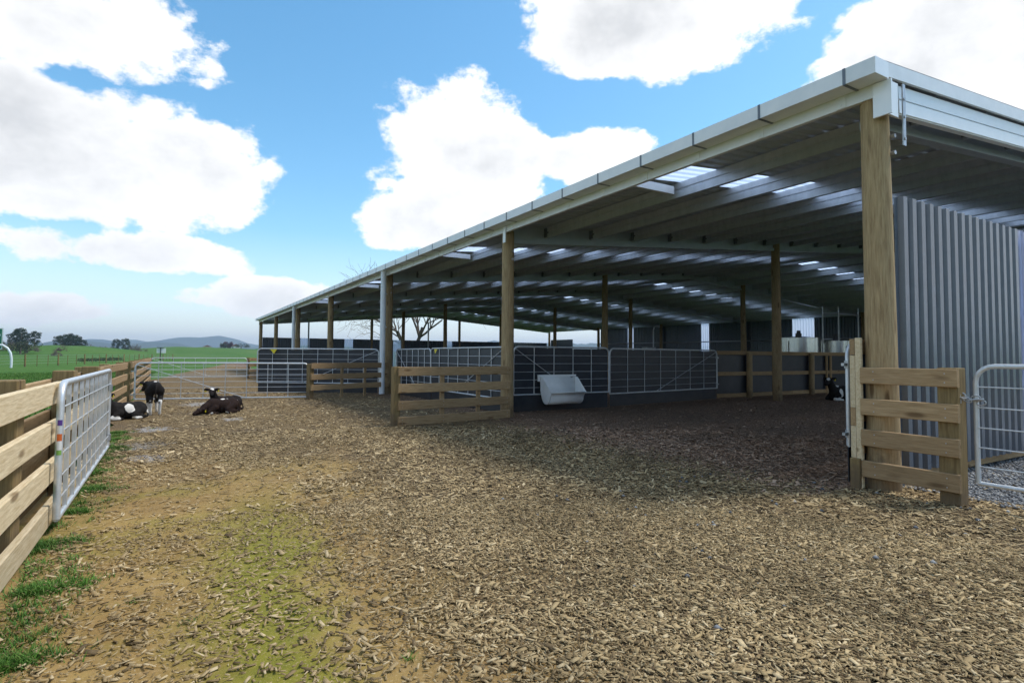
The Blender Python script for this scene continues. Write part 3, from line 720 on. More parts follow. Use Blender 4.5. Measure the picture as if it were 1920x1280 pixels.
# ---------------------------------------------------------------- white feed trough
tr_ = thing('feed_trough', (7.8, 10.85, 0), 'white plastic feed trough hooked on a pen gate', 'trough')
def trough():
    mb = MB(); xs = (7.30, 8.30)
    prof = []
    # rounded bottom: centre y=10.80, z=.34
    prof.append((11.06, .82)); prof.append((11.04, .50))
    for k in range(9):
        a = rad(0+(-180)*k/8); prof.append((10.86+.175*cos(a), .35+.175*sin(a)))
    prof.append((10.64, .44)); prof.append((10.60, .455))
    for x in xs:
        for (yv, z) in prof: mb.v.append((x+(0 if z > .45 else (.04 if x < 7.8 else -.02)), yv, z))
    n = len(prof)
    for i in range(n-1): mb.f.append((i, i+1, n+i+1, n+i))
    me_ = mb.mesh('shell', M_trough); return me_
o_ = obj('shell', trough(), tr_); md = o_.modifiers.new('t', 'SOLIDIFY'); md.thickness = .014; smooth_by_angle(o_, 35)
for x in (7.30, 8.30):
    e_ = MB(); pts = [(11.06, .82), (11.04, .5)]+[(10.86+.175*cos(rad(-180*k/8)), .35+.175*sin(rad(-180*k/8))) for k in range(9)]+[(10.64, .44), (10.60, .455), (10.95, .80)]
    ins = .04 if x < 7.8 else -.02
    vs = [(x+(ins if z < .45 else 0)+dx, yv, z) for dx in (0, .012) for (yv, z) in pts]; n = len(pts)
    e_.add(vs, [tuple(range(n)), tuple(range(2*n-1, n-1, -1))]+[(i, (i+1) % n, n+(i+1) % n, n+i) for i in range(n)]); build('end_wall', e_, M_trough, tr_)
q = MB(); q.box((7.8, 11.075, .835), (1.08, .05, .035)); q.box((7.27, 11.06, .77), (.03, .06, .14)); build('hook_rim', q, M_trough, tr_)
q = MB(); q.box((8.2, 11.046, .79), (.06, .004, .03)); build('maker_plate', q, M_dark, tr_)

# ---------------------------------------------------------------- stainless vats and pipes in the shed
for (cx_, cy_, r, h, lab) in ((22.8, 14.6, .88, 2.08, 'round stainless vat with a dark pump on its lid'), (25.55, 14.6, 1.05, 2.0, 'broad stainless vat with upright pipes beside it')):
    v = thing('milk_vat', (cx_, cy_, 0), lab, 'vat')
    b_ = MB(); b_.tube([(cx_, cy_, .12), (cx_, cy_, h)], r, 40); smooth_by_angle(build('body', b_, M_stain, v))
    b_ = MB(); b_.tube([(cx_, cy_, h), (cx_, cy_, h+.03), (cx_, cy_, h+.10)], [r*1.01, r*1.01, r*.25], 40); smooth_by_angle(build('lid', b_, M_stain, v), 30)
    b_ = MB()
    for k in range(5): a = 2*pi*k/5; b_.tube([(cx_+cos(a)*r*.8, cy_+sin(a)*r*.8, 0), (cx_+cos(a)*r*.8, cy_+sin(a)*r*.8, .14)], .04, 8)
    build('feet', b_, M_stain, v)
    b_ = MB(); b_.tube([(cx_, cy_, h+.08), (cx_, cy_, h+.24)], .12, 12); b_.tube([(cx_, cy_, h+.22), (cx_, cy_, h+.36)], [.085, .07], 12); build('pump', b_, M_dark, v)
    b_ = MB(); b_.tube([(cx_-r-.05, cy_-.1, .1), (cx_-r-.05, cy_-.1, h-.1)], .03, 8); build('sight_pipe', b_, M_stain, v)
pp = thing('milk_pipes', (24, 14.2, 0), 'row of slim upright steel pipes between the vats', 'pipes')
for x in (23.9, 24.75, 26.3):
    b_ = MB(); b_.tube([(x, 14.2-.2*(x > 24), .02), (x, 14.2-.2*(x > 24), 3.5)], .028, 8); build('pipe', b_, M_galv, pp)
b_ = MB(); b_.tube([(23.9, 14.2, 3.2), (24.75, 14.0, 3.2), (26.3, 14.0, 3.2)], .02, 8); build('cross_pipe', b_, M_galv, pp)
wc = thing('water_column', (26.6, 27.0, 0), 'bent white hose above a small box in the shed', 'hose')
b_ = MB(); b_.tube([(26.6, 27.0, .9), (26.6, 27.0, 3.0), (26.65, 26.95, 3.2), (26.8, 26.85, 3.27), (26.95, 26.8, 3.2)], .04, 8); build('hose', b_, M_pvc, wc)
b_ = MB(); b_.box((26.2, 27.0, 1.1), (.7, .5, 1.5)); b_.box((26.2, 27.0, 1.87), (.74, .54, .04)); build('box', b_, M_galv, wc)

# ---------------------------------------------------------------- calves
def calf_mat(name, base, base2, patches):
    m = mat(name, base, base2, rough=.85, scale=5, detail=6, bump=.4, bscale=70, spec=.2); t = m.node_tree; b = t.nodes['Principled BSDF']
    src = b.inputs['Base Color'].links[0].from_socket; co = t.nodes.new('ShaderNodeTexCoord')
    nn = t.nodes.new('ShaderNodeTexNoise'); nn.inputs['Scale'].default_value = 9; t.links.new(co.outputs['Object'], nn.inputs['Vector'])
    for (c, r) in patches:
        mp = t.nodes.new('ShaderNodeMapping'); mp.vector_type = 'POINT'
        mp.inputs['Location'].default_value = tuple(-c[i]/r[i] for i in range(3)); mp.inputs['Scale'].default_value = tuple(1/q for q in r)
        t.links.new(co.outputs['Object'], mp.inputs[0])
        ln = t.nodes.new('ShaderNodeVectorMath'); ln.operation = 'LENGTH'; t.links.new(mp.outputs[0], ln.inputs[0])
        ad = t.nodes.new('ShaderNodeMath'); ad.operation = 'MULTIPLY_ADD'; t.links.new(nn.outputs[0], ad.inputs[0]); ad.inputs[1].default_value = .9; t.links.new(ln.outputs['Value'], ad.inputs[2])
        r_ = t.nodes.new('ShaderNodeMapRange'); r_.inputs[1].default_value = 1.40; r_.inputs[2].default_value = 1.50; r_.inputs[3].default_value = 1; r_.inputs[4].default_value = 0
        t.links.new(ad.outputs[0], r_.inputs[0])
        mx = t.nodes.new('ShaderNodeMix'); mx.data_type = 'RGBA'; mx.inputs[7].default_value = (.72, .69, .64, 1)
        t.links.new(r_.outputs[0], mx.inputs[0]); t.links.new(src, mx.inputs[6]); src = mx.outputs[2]
    t.links.new(src, b.inputs['Base Color']); return m
def ell(bm_, c, r, rot=None, seg=14):
    M = Matrix.Translation(c) @ (rot.to_4x4() if rot else Matrix.Identity(4)) @ Matrix.Diagonal((*r, 1))
    bmesh.ops.create_uvsphere(bm_, u_segments=seg, v_segments=seg//2+2, radius=1, matrix=M)
def limb(bm_, pts):      # chain of (point, radius) as overlapping tapered rings
    for (a, ra), (b, rb__) in zip(pts[:-1], pts[1:]):
        a = Vector(a); b = Vector(b); d = b-a; L_ = d.length
        M = Matrix.Translation((a+b)/2) @ d.to_track_quat('Z', 'Y').to_matrix().to_4x4()
        bmesh.ops.create_cone(bm_, cap_ends=True, segments=12, radius1=ra, radius2=rb__, depth=L_, matrix=M)
    for (p, r) in pts: ell(bm_, p, (r, r, r), seg=10)
def head(bm_, c, dirv, s=1.0, upv=Vector((0, 0, 1))):
    d = Vector(dirv).normalized(); y_ = upv.cross(d).normalized(); z_ = d.cross(y_); R_ = Matrix((d, y_, z_)).transposed(); c = Vector(c)
    T = lambda x, y, z: c+(d*x+y_*y+z_*z)*s
    ell(bm_, T(0, 0, 0), (.105*s, .075*s, .082*s), R_); ell(bm_, T(.10, 0, -.015), (.10*s, .055*s, .06*s), R_); ell(bm_, T(.18, 0, -.03), (.052*s, .05*s, .045*s), R_)
    ell(bm_, T(.03, 0, .045), (.07*s, .06*s, .03*s), R_); ell(bm_, T(.08, 0, -.055), (.09*s, .035*s, .03*s), R_)
    for sg in (-1, 1):
        e_ = R_ @ Matrix.Rotation(sg*.35, 3, 'Z') @ Matrix.Rotation(sg*-.15, 3, 'X')
        ell(bm_, T(-.05, sg*.125, .03), (.032*s, .075*s, .042*s), e_)
    return T
def finish_calf(bm_, name, m, loc, heading, scale=1.0):
    me_ = bpy.data.meshes.new(name); bm_.to_mesh(me_); bm_.free()
    o = bpy.data.objects.new('tmp', me_); COL.objects.link(o)
    r = o.modifiers.new('r', 'REMESH'); r.mode = 'VOXEL'; r.voxel_size = .013
    s_ = o.modifiers.new('s', 'SMOOTH'); s_.iterations = 5; s_.factor = .5
    dg = bpy.context.evaluated_depsgraph_get(); me2 = bpy.data.meshes.new_from_object(o.evaluated_get(dg)); bpy.data.objects.remove(o)
    me2.name = name; me2.materials.clear(); me2.materials.append(m)
    for p in me2.polygons: p.use_smooth = True
    o = bpy.data.objects.new(name, me2); COL.objects.link(o); o.location = loc; o.rotation_euler = (0, 0, heading); o.scale = (scale, scale*.9, scale)
    return o
def eyes_tags(o, T, tagside=(1,), nose=True):
    e_ = MB()
    for sg in (-1, 1):
        c = T(.045, sg*.062, .028); e_.tube([c-Vector((0, 0, .010)), c, c+Vector((0, 0, .010))], [.006, .012, .006], 8)
    ob = bpy.data.objects.new('eyes', e_.mesh('eyes', M_dark)); COL.objects.link(ob); ob.parent = o
    for sg in tagside:
        c = T(-.04, sg*.15, .0); q = MB(); q.box(c, (.012, .045, .055)); ob = bpy.data.objects.new('ear_tag', q.mesh('ear_tag', M_yellow)); COL.objects.link(ob); ob.parent = o
def standing():
    b = bmesh.new()
    ell(b, (.22, 0, .53), (.25, .145, .185)); ell(b, (-.02, 0, .53), (.28, .15, .175)); ell(b, (-.27, 0, .57), (.21, .145, .16)); ell(b, (-.36, 0, .60), (.12, .11, .12)); ell(b, (.3, 0, .6), (.16, .09, .12))
    limb(b, [((.36, 0, .58), .125), ((.50, .04, .60), .092), ((.58, .08, .61), .08)])
    T = head(b, (.63, .11, .61), (.8, .35, -.5))
    for s in (-1, 1):
        limb(b, [((-.30, s*.085, .52), .115), ((-.27, s*.10, .41), .08), ((-.42, s*.095, .275), .043), ((-.405, s*.095, .17), .032), ((-.385, s*.095, .08), .033), ((-.355, s*.095, .025), .038)])
        limb(b, [((.27, s*.085, .47), .10), ((.26, s*.09, .36), .062), ((.29, s*.09, .22), .043), ((.285, s*.09, .10), .03), ((.29, s*.09, .07), .034), ((.315, s*.09, .025), .038)])
    limb(b, [((-.46, 0, .655), .026), ((-.50, .01, .56), .018), ((-.50, .015, .40), .015), ((-.495, .015, .30), .026)])
    return b, T
def lying(headup=True, turn=0.0, face=None):
    b = bmesh.new()
    ell(b, (.22, 0, .22), (.24, .165, .195)); ell(b, (-.03, 0, .205), (.30, .20, .195)); ell(b, (-.28, .0, .215), (.22, .185, .185)); ell(b, (-.36, 0, .24), (.13, .12, .13)); ell(b, (.26, 0, .31), (.15, .09, .11))
    if headup:
        limb(b, [((.32, 0, .28), .13), ((.43, turn*.05, .42), .095), ((.48, turn*.10, .52), .08)])
        T = head(b, (.53, turn*.14, .55), face or (.9, turn, -.42))
    else:
        limb(b, [((.32, 0, .24), .125), ((.48, .05, .20), .095), ((.56, .08, .14), .08)])
        T = head(b, (.62, .10, .105), (.95, .25, -.12))
    for s in (-1, 1):
        limb(b, [((.24, s*.13, .17), .09), ((.40, s*.15, .075), .052), ((.43, s*.15, .055), .046), ((.26, s*.185, .035), .032), ((.20, s*.185, .03), .034)])
    for s in (-1, 1):
        k = 1 if s > 0 else .8
        limb(b, [((-.27, s*.11, .20), .13), ((-.07, s*.20*k, .11), .085), ((-.05, s*.215*k, .09), .07), ((-.30, s*.24*k, .05), .042), ((-.14, s*.27*k, .032), .03), ((-.08, s*.27*k, .03), .034)])
    limb(b, [((-.46, 0, .27), .026), ((-.50, .05, .16), .018), ((-.47, .12, .06), .02), ((-.42, .16, .035), .026)])
    return b, T
BLK = (.010, .009, .009); BLK2 = (.020, .016, .014); BRN = (.022, .011, .008); BRN2 = (.018, .009, .007)
b, T = standing()
c1 = finish_calf(b, 'calf', calf_mat('calf_hide_standing', BLK, BLK2, [((-.38, .10, .07), (.18, .11, .25)), ((-.38, -.10, .07), (.18, .11, .25)), ((.29, .1, .03), (.16, .1, .19)), ((.29, -.1, .03), (.16, .1, .19)), ((-.28, 0, .40), (.12, .05, .10)), ((.0, -.15, .47), (.16, .06, .12)), ((-.3, 0, .74), (.12, .04, .035))]), (-.37, 14.45, 0), rad(96), .97)
eyes_tags(c1, T, (1,)); tag(c1, 'black and white calf standing with its rump turned, white lower legs', 'calf')
b, T = lying(True, .3, (.6, .8, -.3))
c2 = finish_calf(b, 'calf', calf_mat('calf_hide_patch', BLK, BLK2, [((.02, .17, .27), (.10, .12, .12)), ((.42, .15, .04), (.2, .1, .08)), ((-.5, .06, .14), (.05, .05, .08)), ((-.1, .27, .03), (.12, .08, .05))]), (-.80, 13.5, 0), rad(220), .84)
eyes_tags(c2, T, (1,)); tag(c2, 'black calf with a square white side patch lying by the fence', 'calf')
b, T = lying(True, .55, (.66, .75, -.32))
c3 = finish_calf(b, 'calf', calf_mat('calf_hide_face', BLK, BRN2, [((.55, .135, .625), (.05, .06, .05)), ((.1, .17, .33), (.05, .06, .045))]), (1.02, 14.40, 0), rad(220), .86)
eyes_tags(c3, T, (1, -1)); tag(c3, 'black calf with a white forehead mark lying with its head raised', 'calf')
b, T = lying(False)
c4 = finish_calf(b, 'calf', calf_mat('calf_hide_brown', BRN, BRN2, [((.0, .06, .40), (.07, .06, .035)), ((.36, .15, .03), (.07, .06, .05)), ((.0, .25, .02), (.07, .06, .04)), ((-.42, .02, .33), (.03, .05, .03))]), (.90, 13.92, 0), rad(205), .80)
eyes_tags(c4, T, (1,)); tag(c4, 'dark brown calf lying with its chin on the bark', 'calf')
b, T = lying(True, .3)
c5 = finish_calf(b, 'calf', calf_mat('calf_hide_shed', BLK, BLK2, [((.60, .10, .60), (.05, .06, .05)), ((.22, .17, .2), (.06, .08, .15)), ((.36, .16, .03), (.2, .12, .07)), ((.28, .05, .40), (.08, .06, .04))]), (17.5, 9.8, 0), rad(168), 1.12)
eyes_tags(c5, T, (1,)); tag(c5, 'black and white calf lying inside the shed near the timber pen wall', 'calf')

# ---------------------------------------------------------------- trees and far things
def leaf_cloud(mb, c, r, n, s, R_):
    for _ in range(n):
        while True:
            p = Vector((R_.uniform(-1, 1), R_.uniform(-1, 1), R_.uniform(-1, 1)))
            if p.length < 1: break
        p = Vector(c)+Vector((p.x*r[0], p.y*r[1], p.z*r[2])); a = Vector((R_.gauss(0, 1), R_.gauss(0, 1), R_.gauss(0, .6))).normalized()
        u = a.orthogonal().normalized(); w = a.cross(u); q = s*R_.uniform(.6, 1.3); k = q*R_.uniform(.4, .8)
        mb.add([p-u*q-w*k*.3, p+w*k, p+u*q-w*k*.2, p-w*k], [(0, 1, 2, 3)])
def pine(seed, h):
    R_ = random.Random(seed); tr = MB(); cr = MB()
    tr.tube([(0, 0, -.5), (.1, 0, h*.4), (.15, .1, h*.75), (.1, .1, h*.95)], [h*.022, h*.017, h*.009, h*.003], 7)
    nb = 22
    for i in range(nb):
        z = h*(.20+.70*i/nb); a = i*2.4+R_.uniform(-.5, .5); ln = h*.27*max(.05, sin(pi*(z/h-.12)/.95))**.7*R_.uniform(.7, 1.15)
        e_ = Vector((cos(a)*ln, sin(a)*ln, z+ln*R_.uniform(.1, .45)))
        tr.tube([(0, 0, z), e_*.5+Vector((0, 0, z*.5-.0)), e_], [h*.007, h*.005, h*.002], 5)
        leaf_cloud(cr, e_, (h*.11, h*.11, h*.075), 110, h*.02, R_); leaf_cloud(cr, (e_.x*.6, e_.y*.6, (e_.z+z)/2+h*.03), (h*.08, h*.08, h*.045), 45, h*.018, R_)
    leaf_cloud(cr, (0, 0, h*.95), (h*.1, h*.1, h*.07), 90, h*.018, R_)
    return tr.mesh('trunk', M_bark), cr.mesh('crown', M_leafpine)
PV = [pine(s, 16) for s in (1, 2, 3)]
def place_pine(px, dist, h, v, label, z=0, wide=1.0):
    x, y = at_px(px, dist); t_ = thing('pine_tree', (x, y, z), label, 'tree', 'dark pines beyond the paddock')
    for me_, nm in zip(PV[v], ('trunk', 'crown')):
        o = obj(nm, me_, t_); o.matrix_basis = Matrix.Translation((x, y, z)) @ Matrix.Rotation(px*.37, 4, 'Z') @ Matrix.Diagonal((h/16*wide, h/16*wide, h/16, 1)); o.matrix_parent_inverse = wmat(t_).inverted()
for (px, d, h, v, wd, z, lab) in (
        (19, 330, 6.0, 0, .8, 3.4, 'short slim dark pine at the sign end of the knoll clump'), (30, 338, 8.2, 1, .8, 3.4, 'tall dark pine in the middle of the knoll clump'),
        (39, 330, 8.6, 2, .8, 3.4, 'tallest dark pine of the knoll clump'), (47, 345, 7.0, 0, .8, 3.4, 'dark pine closing the knoll clump before the lone pine'),
        (64, 335, 7.2, 1, 1.1, 3.5, 'dark broad pine standing alone at the edge of the knoll'),
        (112, 372, 10.2, 2, .8, -.3, 'leaning dark pine at the open end of the tall paddock clump'), (121, 385, 11.2, 0, .85, -.3, 'dark pine with a gap below its crown in the tall paddock clump'),
        (132, 375, 11.4, 1, .85, -.3, 'tallest dark pine of the paddock clump above bare willows'), (143, 380, 10.8, 2, .85, -.3, 'full dark pine in the tall paddock clump'),
        (153, 372, 8.2, 1, .85, -.3, 'lower dark pine ending the tall paddock clump beside the poplars'),
        (218, 430, 10.0, 1, .8, -.3, 'rounder dark pine of the pair beside the bare poplars'), (235, 425, 10.4, 0, .8, -.3, 'pointed dark pine of the pair beside the wide leafless tree')):
    place_pine(px, d, h, v, lab, z, wd)
def bare_tree(name, label, cat, loc, h, seed, levels=5, r0=.3, spread=.55, stems=1, m=M_bark, mt=M_twig, minr=.02, group=None, split=.22):
    R_ = random.Random(seed); wood_ = MB(); tw = MB()
    def grow(p, d, ln, r, lv):
        n = 4; pts = [p]; rs = [r]
        for i in range(n):
            d = (d+Vector((R_.gauss(0, .13), R_.gauss(0, .13), R_.gauss(.02, .09)))).normalized(); p = p+d*(ln/n); pts.append(p); rs.append(max(minr*.7, r*(1-.42*(i+1)/n)))
        (wood_ if lv >= levels-1 else tw).tube(pts, rs, 6 if lv >= levels-1 else 4, cap=False)
        if lv <= 0: return
        for k in range(R_.choice((2, 3, 3, 4)) if lv > 1 else 3):
            i = R_.randint(2, n); ax = d.orthogonal().normalized(); ax.rotate(Matrix.Rotation(R_.uniform(0, 6.28), 3, d)); nd = (d*cos(spread)+ax*sin(spread)*R_.uniform(.7, 1.4)).normalized()
            grow(pts[i], nd, ln*R_.uniform(.62, .86), max(minr, rs[i]*.68), lv-1)
    for s in range(stems):
        a = 6.28*s/max(1, stems)+R_.uniform(0, 1); k = split if stems > 1 else .03
        grow(Vector((cos(a)*r0*.5, sin(a)*r0*.5, -.3)), Vector((cos(a)*k, sin(a)*k, 1)).normalized(), h*.36, r0, levels)
    t_ = thing(name, loc, label, cat, group)
    for mb, nm, mm in ((wood_, 'trunk', m), (tw, 'crown', mt)):
        if mb.v: o = build(nm, mb, mm, t_, smooth=True); o.matrix_basis = Matrix.Translation(loc); o.matrix_parent_inverse = wmat(t_).inverted()
    return t_
bare_tree('bare_tree', 'tall leafless tree rising behind the shed end wall', 'tree', (22.6, 60.5, 0), 13.5, 12, 5, .28, .58, 2, minr=.014, split=.34)
SC = [(5, 300, 6, 'bare brown scrub at the foot of the knoll by the sign'), (28, 300, 5, 'low bare scrub below the knoll pines'), (48, 290, 5, 'bare scrub at the right end of the knoll thicket'), (112, 300, 4.2, 'grey bare willow below the tall pine clump'), (126, 310, 5.0, 'pale leafless willow in front of the tall pine clump'),
      (106, 260, 2.8, 'low round grey bush in the paddock below the pines'), (172, 420, 7, 'leafless poplar right of the tall pine clump'), (186, 430, 6.5, 'second leafless poplar right of the tall pine clump'), (200, 420, 6.5, 'leafless poplar just left of the pine pair'), (252, 430, 7.5, 'wide leafless tree right of the pine pair'), (264, 440, 6, 'leafless tree farther right of the pine pair')]
for i, (px, d, h, lab) in enumerate(SC):
    x, y = at_px(px, d); bare_tree('bare_shrub', lab, 'shrub', (x, y, 1.0 if i < 3 else -.2), h, 40+i, 4, .14, .6, 5, M_twig, M_twig, .045, split=.6)
def bush(name, label, px, d, w, h, m, z=0, cat='bush'):
    x, y = at_px(px, d); R_ = random.Random(int(px*7+d)); t_ = thing(name, (x, y, z), label, cat); cr = MB(); tr = MB()
    tr.tube([(x, y, z-.2), (x, y, z+h*.5)], w*.04, 6)
    for k in range(9): leaf_cloud(cr, (x+R_.uniform(-.5, .5)*w, y+R_.uniform(-.5, .5)*w*.5, z+h*R_.uniform(.3, .75)), (w*.26, w*.26, h*.26), 80, h*.06, R_)
    build('trunk', tr, M_bark, t_); build('crown', cr, m, t_)
bush('evergreen_bush', 'dense olive bush at the foot of the knoll', 38, 285, 9, 5, M_bush, .6)
bush('evergreen_bush', 'small dark bush between the bare poplars', 181, 400, 6, 4, M_bush)
bush('plum_tree', 'round purple-leaved tree by the distant farmhouse', 427, 620, 7, 9, M_redleaf, 5.5, 'tree')
bush('evergreen_bush', 'dark garden tree left of the purple-leaved tree', 419, 615, 5, 7, M_bush, 4.5, 'tree')
bush('evergreen_bush', 'clipped dark trees right of the distant farmhouse', 452, 640, 12, 6, M_bush, 6, 'tree')
x, y = at_px(150, 96); hd = MB(); R_ = random.Random(3)
x2, y2 = at_px(228, 112)
for k in range(60): t_ = k/59; leaf_cloud(hd, (x+(x2-x)*t_, y+(y2-y)*t_, .28), (.45, .45, .22+.1*sin(k)+.05*sin(k*2.3)), 26, .08, R_)
hg = thing('hedge', (x, y, 0), 'low dark hedge running behind the wire fence', 'hedge'); build('foliage', hd, M_bush, hg)
for (px, d, w, lab, z) in ((431, 630, 9, 'white farmhouse beside the purple-leaved tree', 5.6), (388, 660, 8, 'small white house on the low hill crest', 5.0), (442, 650, 7, 'brown-roofed house right of the farmhouse', 6.5)):
    x, y = at_px(px, d); hs_ = thing('farmhouse', (x, y, z), lab, 'house')
    q = MB(); q.box((x, y, z+1.2), (w, 6, 3.2)); build('wall', q, M_white, hs_)
    q = MB(); q.prism([(x-w/2-.4, z+2.75), (x, z+4.6), (x+w/2+.4, z+2.75)], y-3.4, y+3.4); build('roof', q, M_houseroof, hs_)
    for dx in (-.25, .25): q = MB(); q.box((x+dx*w, y-3.03, z+1.5), (1.1, .05, 1.1)); build('window', q, M_dark, hs_)
# paddock wire fence
wf = thing('wire_fence', (-9, 70, 0), 'post and wire fence across the far side of the green paddock', 'fence')
A, B = Vector((-14.5, 53, 0)), Vector((-3.2, 108, 0)); pmh = MB(); pmh.tube([(0, 0, -.2), (0, 0, 1.15)], [.075, .065], 8); pmh = pmh.mesh('post', M_post)
pml = MB(); pml.box((0, 0, .5), (.05, .04, 1.1)); pml = pml.mesh('batten', M_post)
for k in range(-6, 31):
    p = A.lerp(B, k/24); obj('post' if k % 3 == 0 else 'batten', pmh if k % 3 == 0 else pml, wf, loc=(p.x, p.y, -.04))
for z in (.25, .5, .75, 1.0):
    q = MB(); q.tube([A.lerp(B, -.25)+Vector((0, 0, z)), A.lerp(B, 1.25)+Vector((0, 0, z))], .006, 4); build('wire', q, M_galv, wf)
# road sign at the picture's left, white notice board
sx, sy = at_px(22, 62); sg = thing('road_sign', (sx, sy, 0), 'green road sign with white edge on a curved pale pole', 'sign')
dl = Vector((-cos(yaw-.5), sin(yaw-.5), 0)); dl = Vector((-1, .12, 0)).normalized(); S = Vector((sx, sy, 0))
q = MB(); q.tube([S, S+Vector((0, 0, .7)), S+dl*.08+Vector((0, 0, 1.2)), S+dl*.28+Vector((0, 0, 1.6)), S+dl*.6+Vector((0, 0, 1.85)), S+dl*2.8+Vector((0, 0, 1.9))], .085, 10); smooth_by_angle(build('pole', q, M_pvc, sg))
Rm = Matrix.Rotation(math.atan2(-dl.y, -dl.x), 3, 'Z'); c = S+dl*2.42+Vector((0, 0, 2.36))
q = MB(); q.box(c, (3.6, .05, 1.72), Rm); pnl = build('panel', q, M_signgreen, sg)
q = MB(); nf = Rm @ Vector((0, -.03, 0))
for (dx, dz, w, h) in ((0, .83, 3.6, .05), (0, -.83, 3.6, .05), (1.775, 0, .05, 1.7), (-1.775, 0, .05, 1.7), (1.55, .30, .2, .16)): q.box(c+nf+Rm @ Vector((dx, 0, dz)), (w, .012, h), Rm)
build('white_marking', q, M_white, pnl)
x, y = at_px(301, 92); nb_ = thing('notice_board', (x, y, 0), 'small white board on a dark T-shaped post in the paddock', 'sign')
q = MB(); q.box((x, y, 1.0), (.1, .1, 2.1)); q.box((x, y, 2.02), (.85, .1, .08)); build('post', q, M_dark, nb_)
q = MB(); q.box((x+.08, y+.08, 1.62), (1.1, .04, .66)); build('board', q, M_white, nb_)

# ---------------------------------------------------------------- woodchips, gravel stones, grass
def raw_mesh(name, V, F, m):
    me_ = bpy.data.meshes.new(name); nv = len(V); k = F.shape[1]
    me_.vertices.add(nv); me_.vertices.foreach_set('co', V.astype(np.float32).ravel())
    me_.loops.add(F.size); me_.loops.foreach_set('vertex_index', F.astype(np.int32).ravel())
    me_.polygons.add(len(F)); me_.polygons.foreach_set('loop_start', np.arange(0, F.size, k, dtype=np.int32)); me_.polygons.foreach_set('loop_total', np.full(len(F), k, dtype=np.int32))
    me_.update(calc_edges=True); me_.validate(); me_.materials.append(m); return me_
def island_mat(name, cols, rough=.85):
    m = bpy.data.materials.new(name); m.use_nodes = True; t, b = setup_nodes(m); b.inputs['Roughness'].default_value = rough; b.inputs['Specular IOR Level'].default_value = .2
    g_ = t.nodes.new('ShaderNodeNewGeometry'); r = t.nodes.new('ShaderNodeValToRGB'); e = r.color_ramp.elements
    while len(e) < len(cols): e.new(.5)
    for i, (p, c) in enumerate(cols): e[i].position = p; e[i].color = (*c, 1)
    t.links.new(g_.outputs['Random Per Island'], r.inputs[0])
    co = t.nodes.new('ShaderNodeTexCoord'); n = t.nodes.new('ShaderNodeTexNoise'); n.inputs['Scale'].default_value = 60; n.inputs['Detail'].default_value = 3; t.links.new(co.outputs['Object'], n.inputs['Vector'])
    mr_ = t.nodes.new('ShaderNodeMapRange'); mr_.inputs[3].default_value = .72; mr_.inputs[4].default_value = 1.25; t.links.new(n.outputs[0], mr_.inputs[0])
    n3_ = t.nodes.new('ShaderNodeTexNoise'); n3_.inputs['Scale'].default_value = .9; n3_.inputs['Detail'].default_value = 6; t.links.new(co.outputs['Object'], n3_.inputs['Vector'])
    m3 = t.nodes.new('ShaderNodeMapRange'); m3.inputs[1].default_value = .35; m3.inputs[2].default_value = .6; m3.inputs[3].default_value = .72; m3.inputs[4].default_value = 1.08; t.links.new(n3_.outputs[0], m3.inputs[0])
    mu = t.nodes.new('ShaderNodeMath'); mu.operation = 'MULTIPLY'; t.links.new(mr_.outputs[0], mu.inputs[0]); t.links.new(m3.outputs[0], mu.inputs[1])
    hv = t.nodes.new('ShaderNodeHueSaturation'); t.links.new(r.outputs[0], hv.inputs['Color']); t.links.new(mu.outputs[0], hv.inputs['Value']); t.links.new(hv.outputs[0], b.inputs['Base Color'])
    return m
M_chip = island_mat('woodchip', [(0, (.11, .075, .04)), (.18, (.22, .155, .078)), (.5, (.36, .26, .13)), (.85, (.46, .345, .185)), (1, (.58, .46, .28))])
def fnoise(x, y, s, seed):
    return np.array([noise.fractal(Vector((a*s, b_*s, seed)), .9, 2.0, 3) for a, b_ in zip(x, y)])
def sample_chips(n, d0, d1):
    a = yaw+rng.uniform(-rad(56), rad(58), n); d = np.sqrt(rng.uniform(d0*d0, d1*d1, n)); x = np.sin(a)*d; y = np.cos(a)*d
    nzv = fnoise(x, y, .9, 1.5); nz2 = fnoise(x, y, 2.7, 7.5)
    near = np.clip((x-.06*(y-2)+nzv*1.1-.5)/1.5, 0, 1); far = np.clip((y+nzv*2.5-5.0)/3.5, 0, 1)
    dens = np.maximum(np.maximum(near, far*.8), .17)*(0.75+.5*np.clip(nz2+.5, 0, 1))
    grav = (x > 6.45) & (y < 3.1); dens = np.where(grav, .05, dens); dens = np.where(x < -.72, 0, dens)
    keep = rng.uniform(0, 1, n) < dens; return x[keep], y[keep]
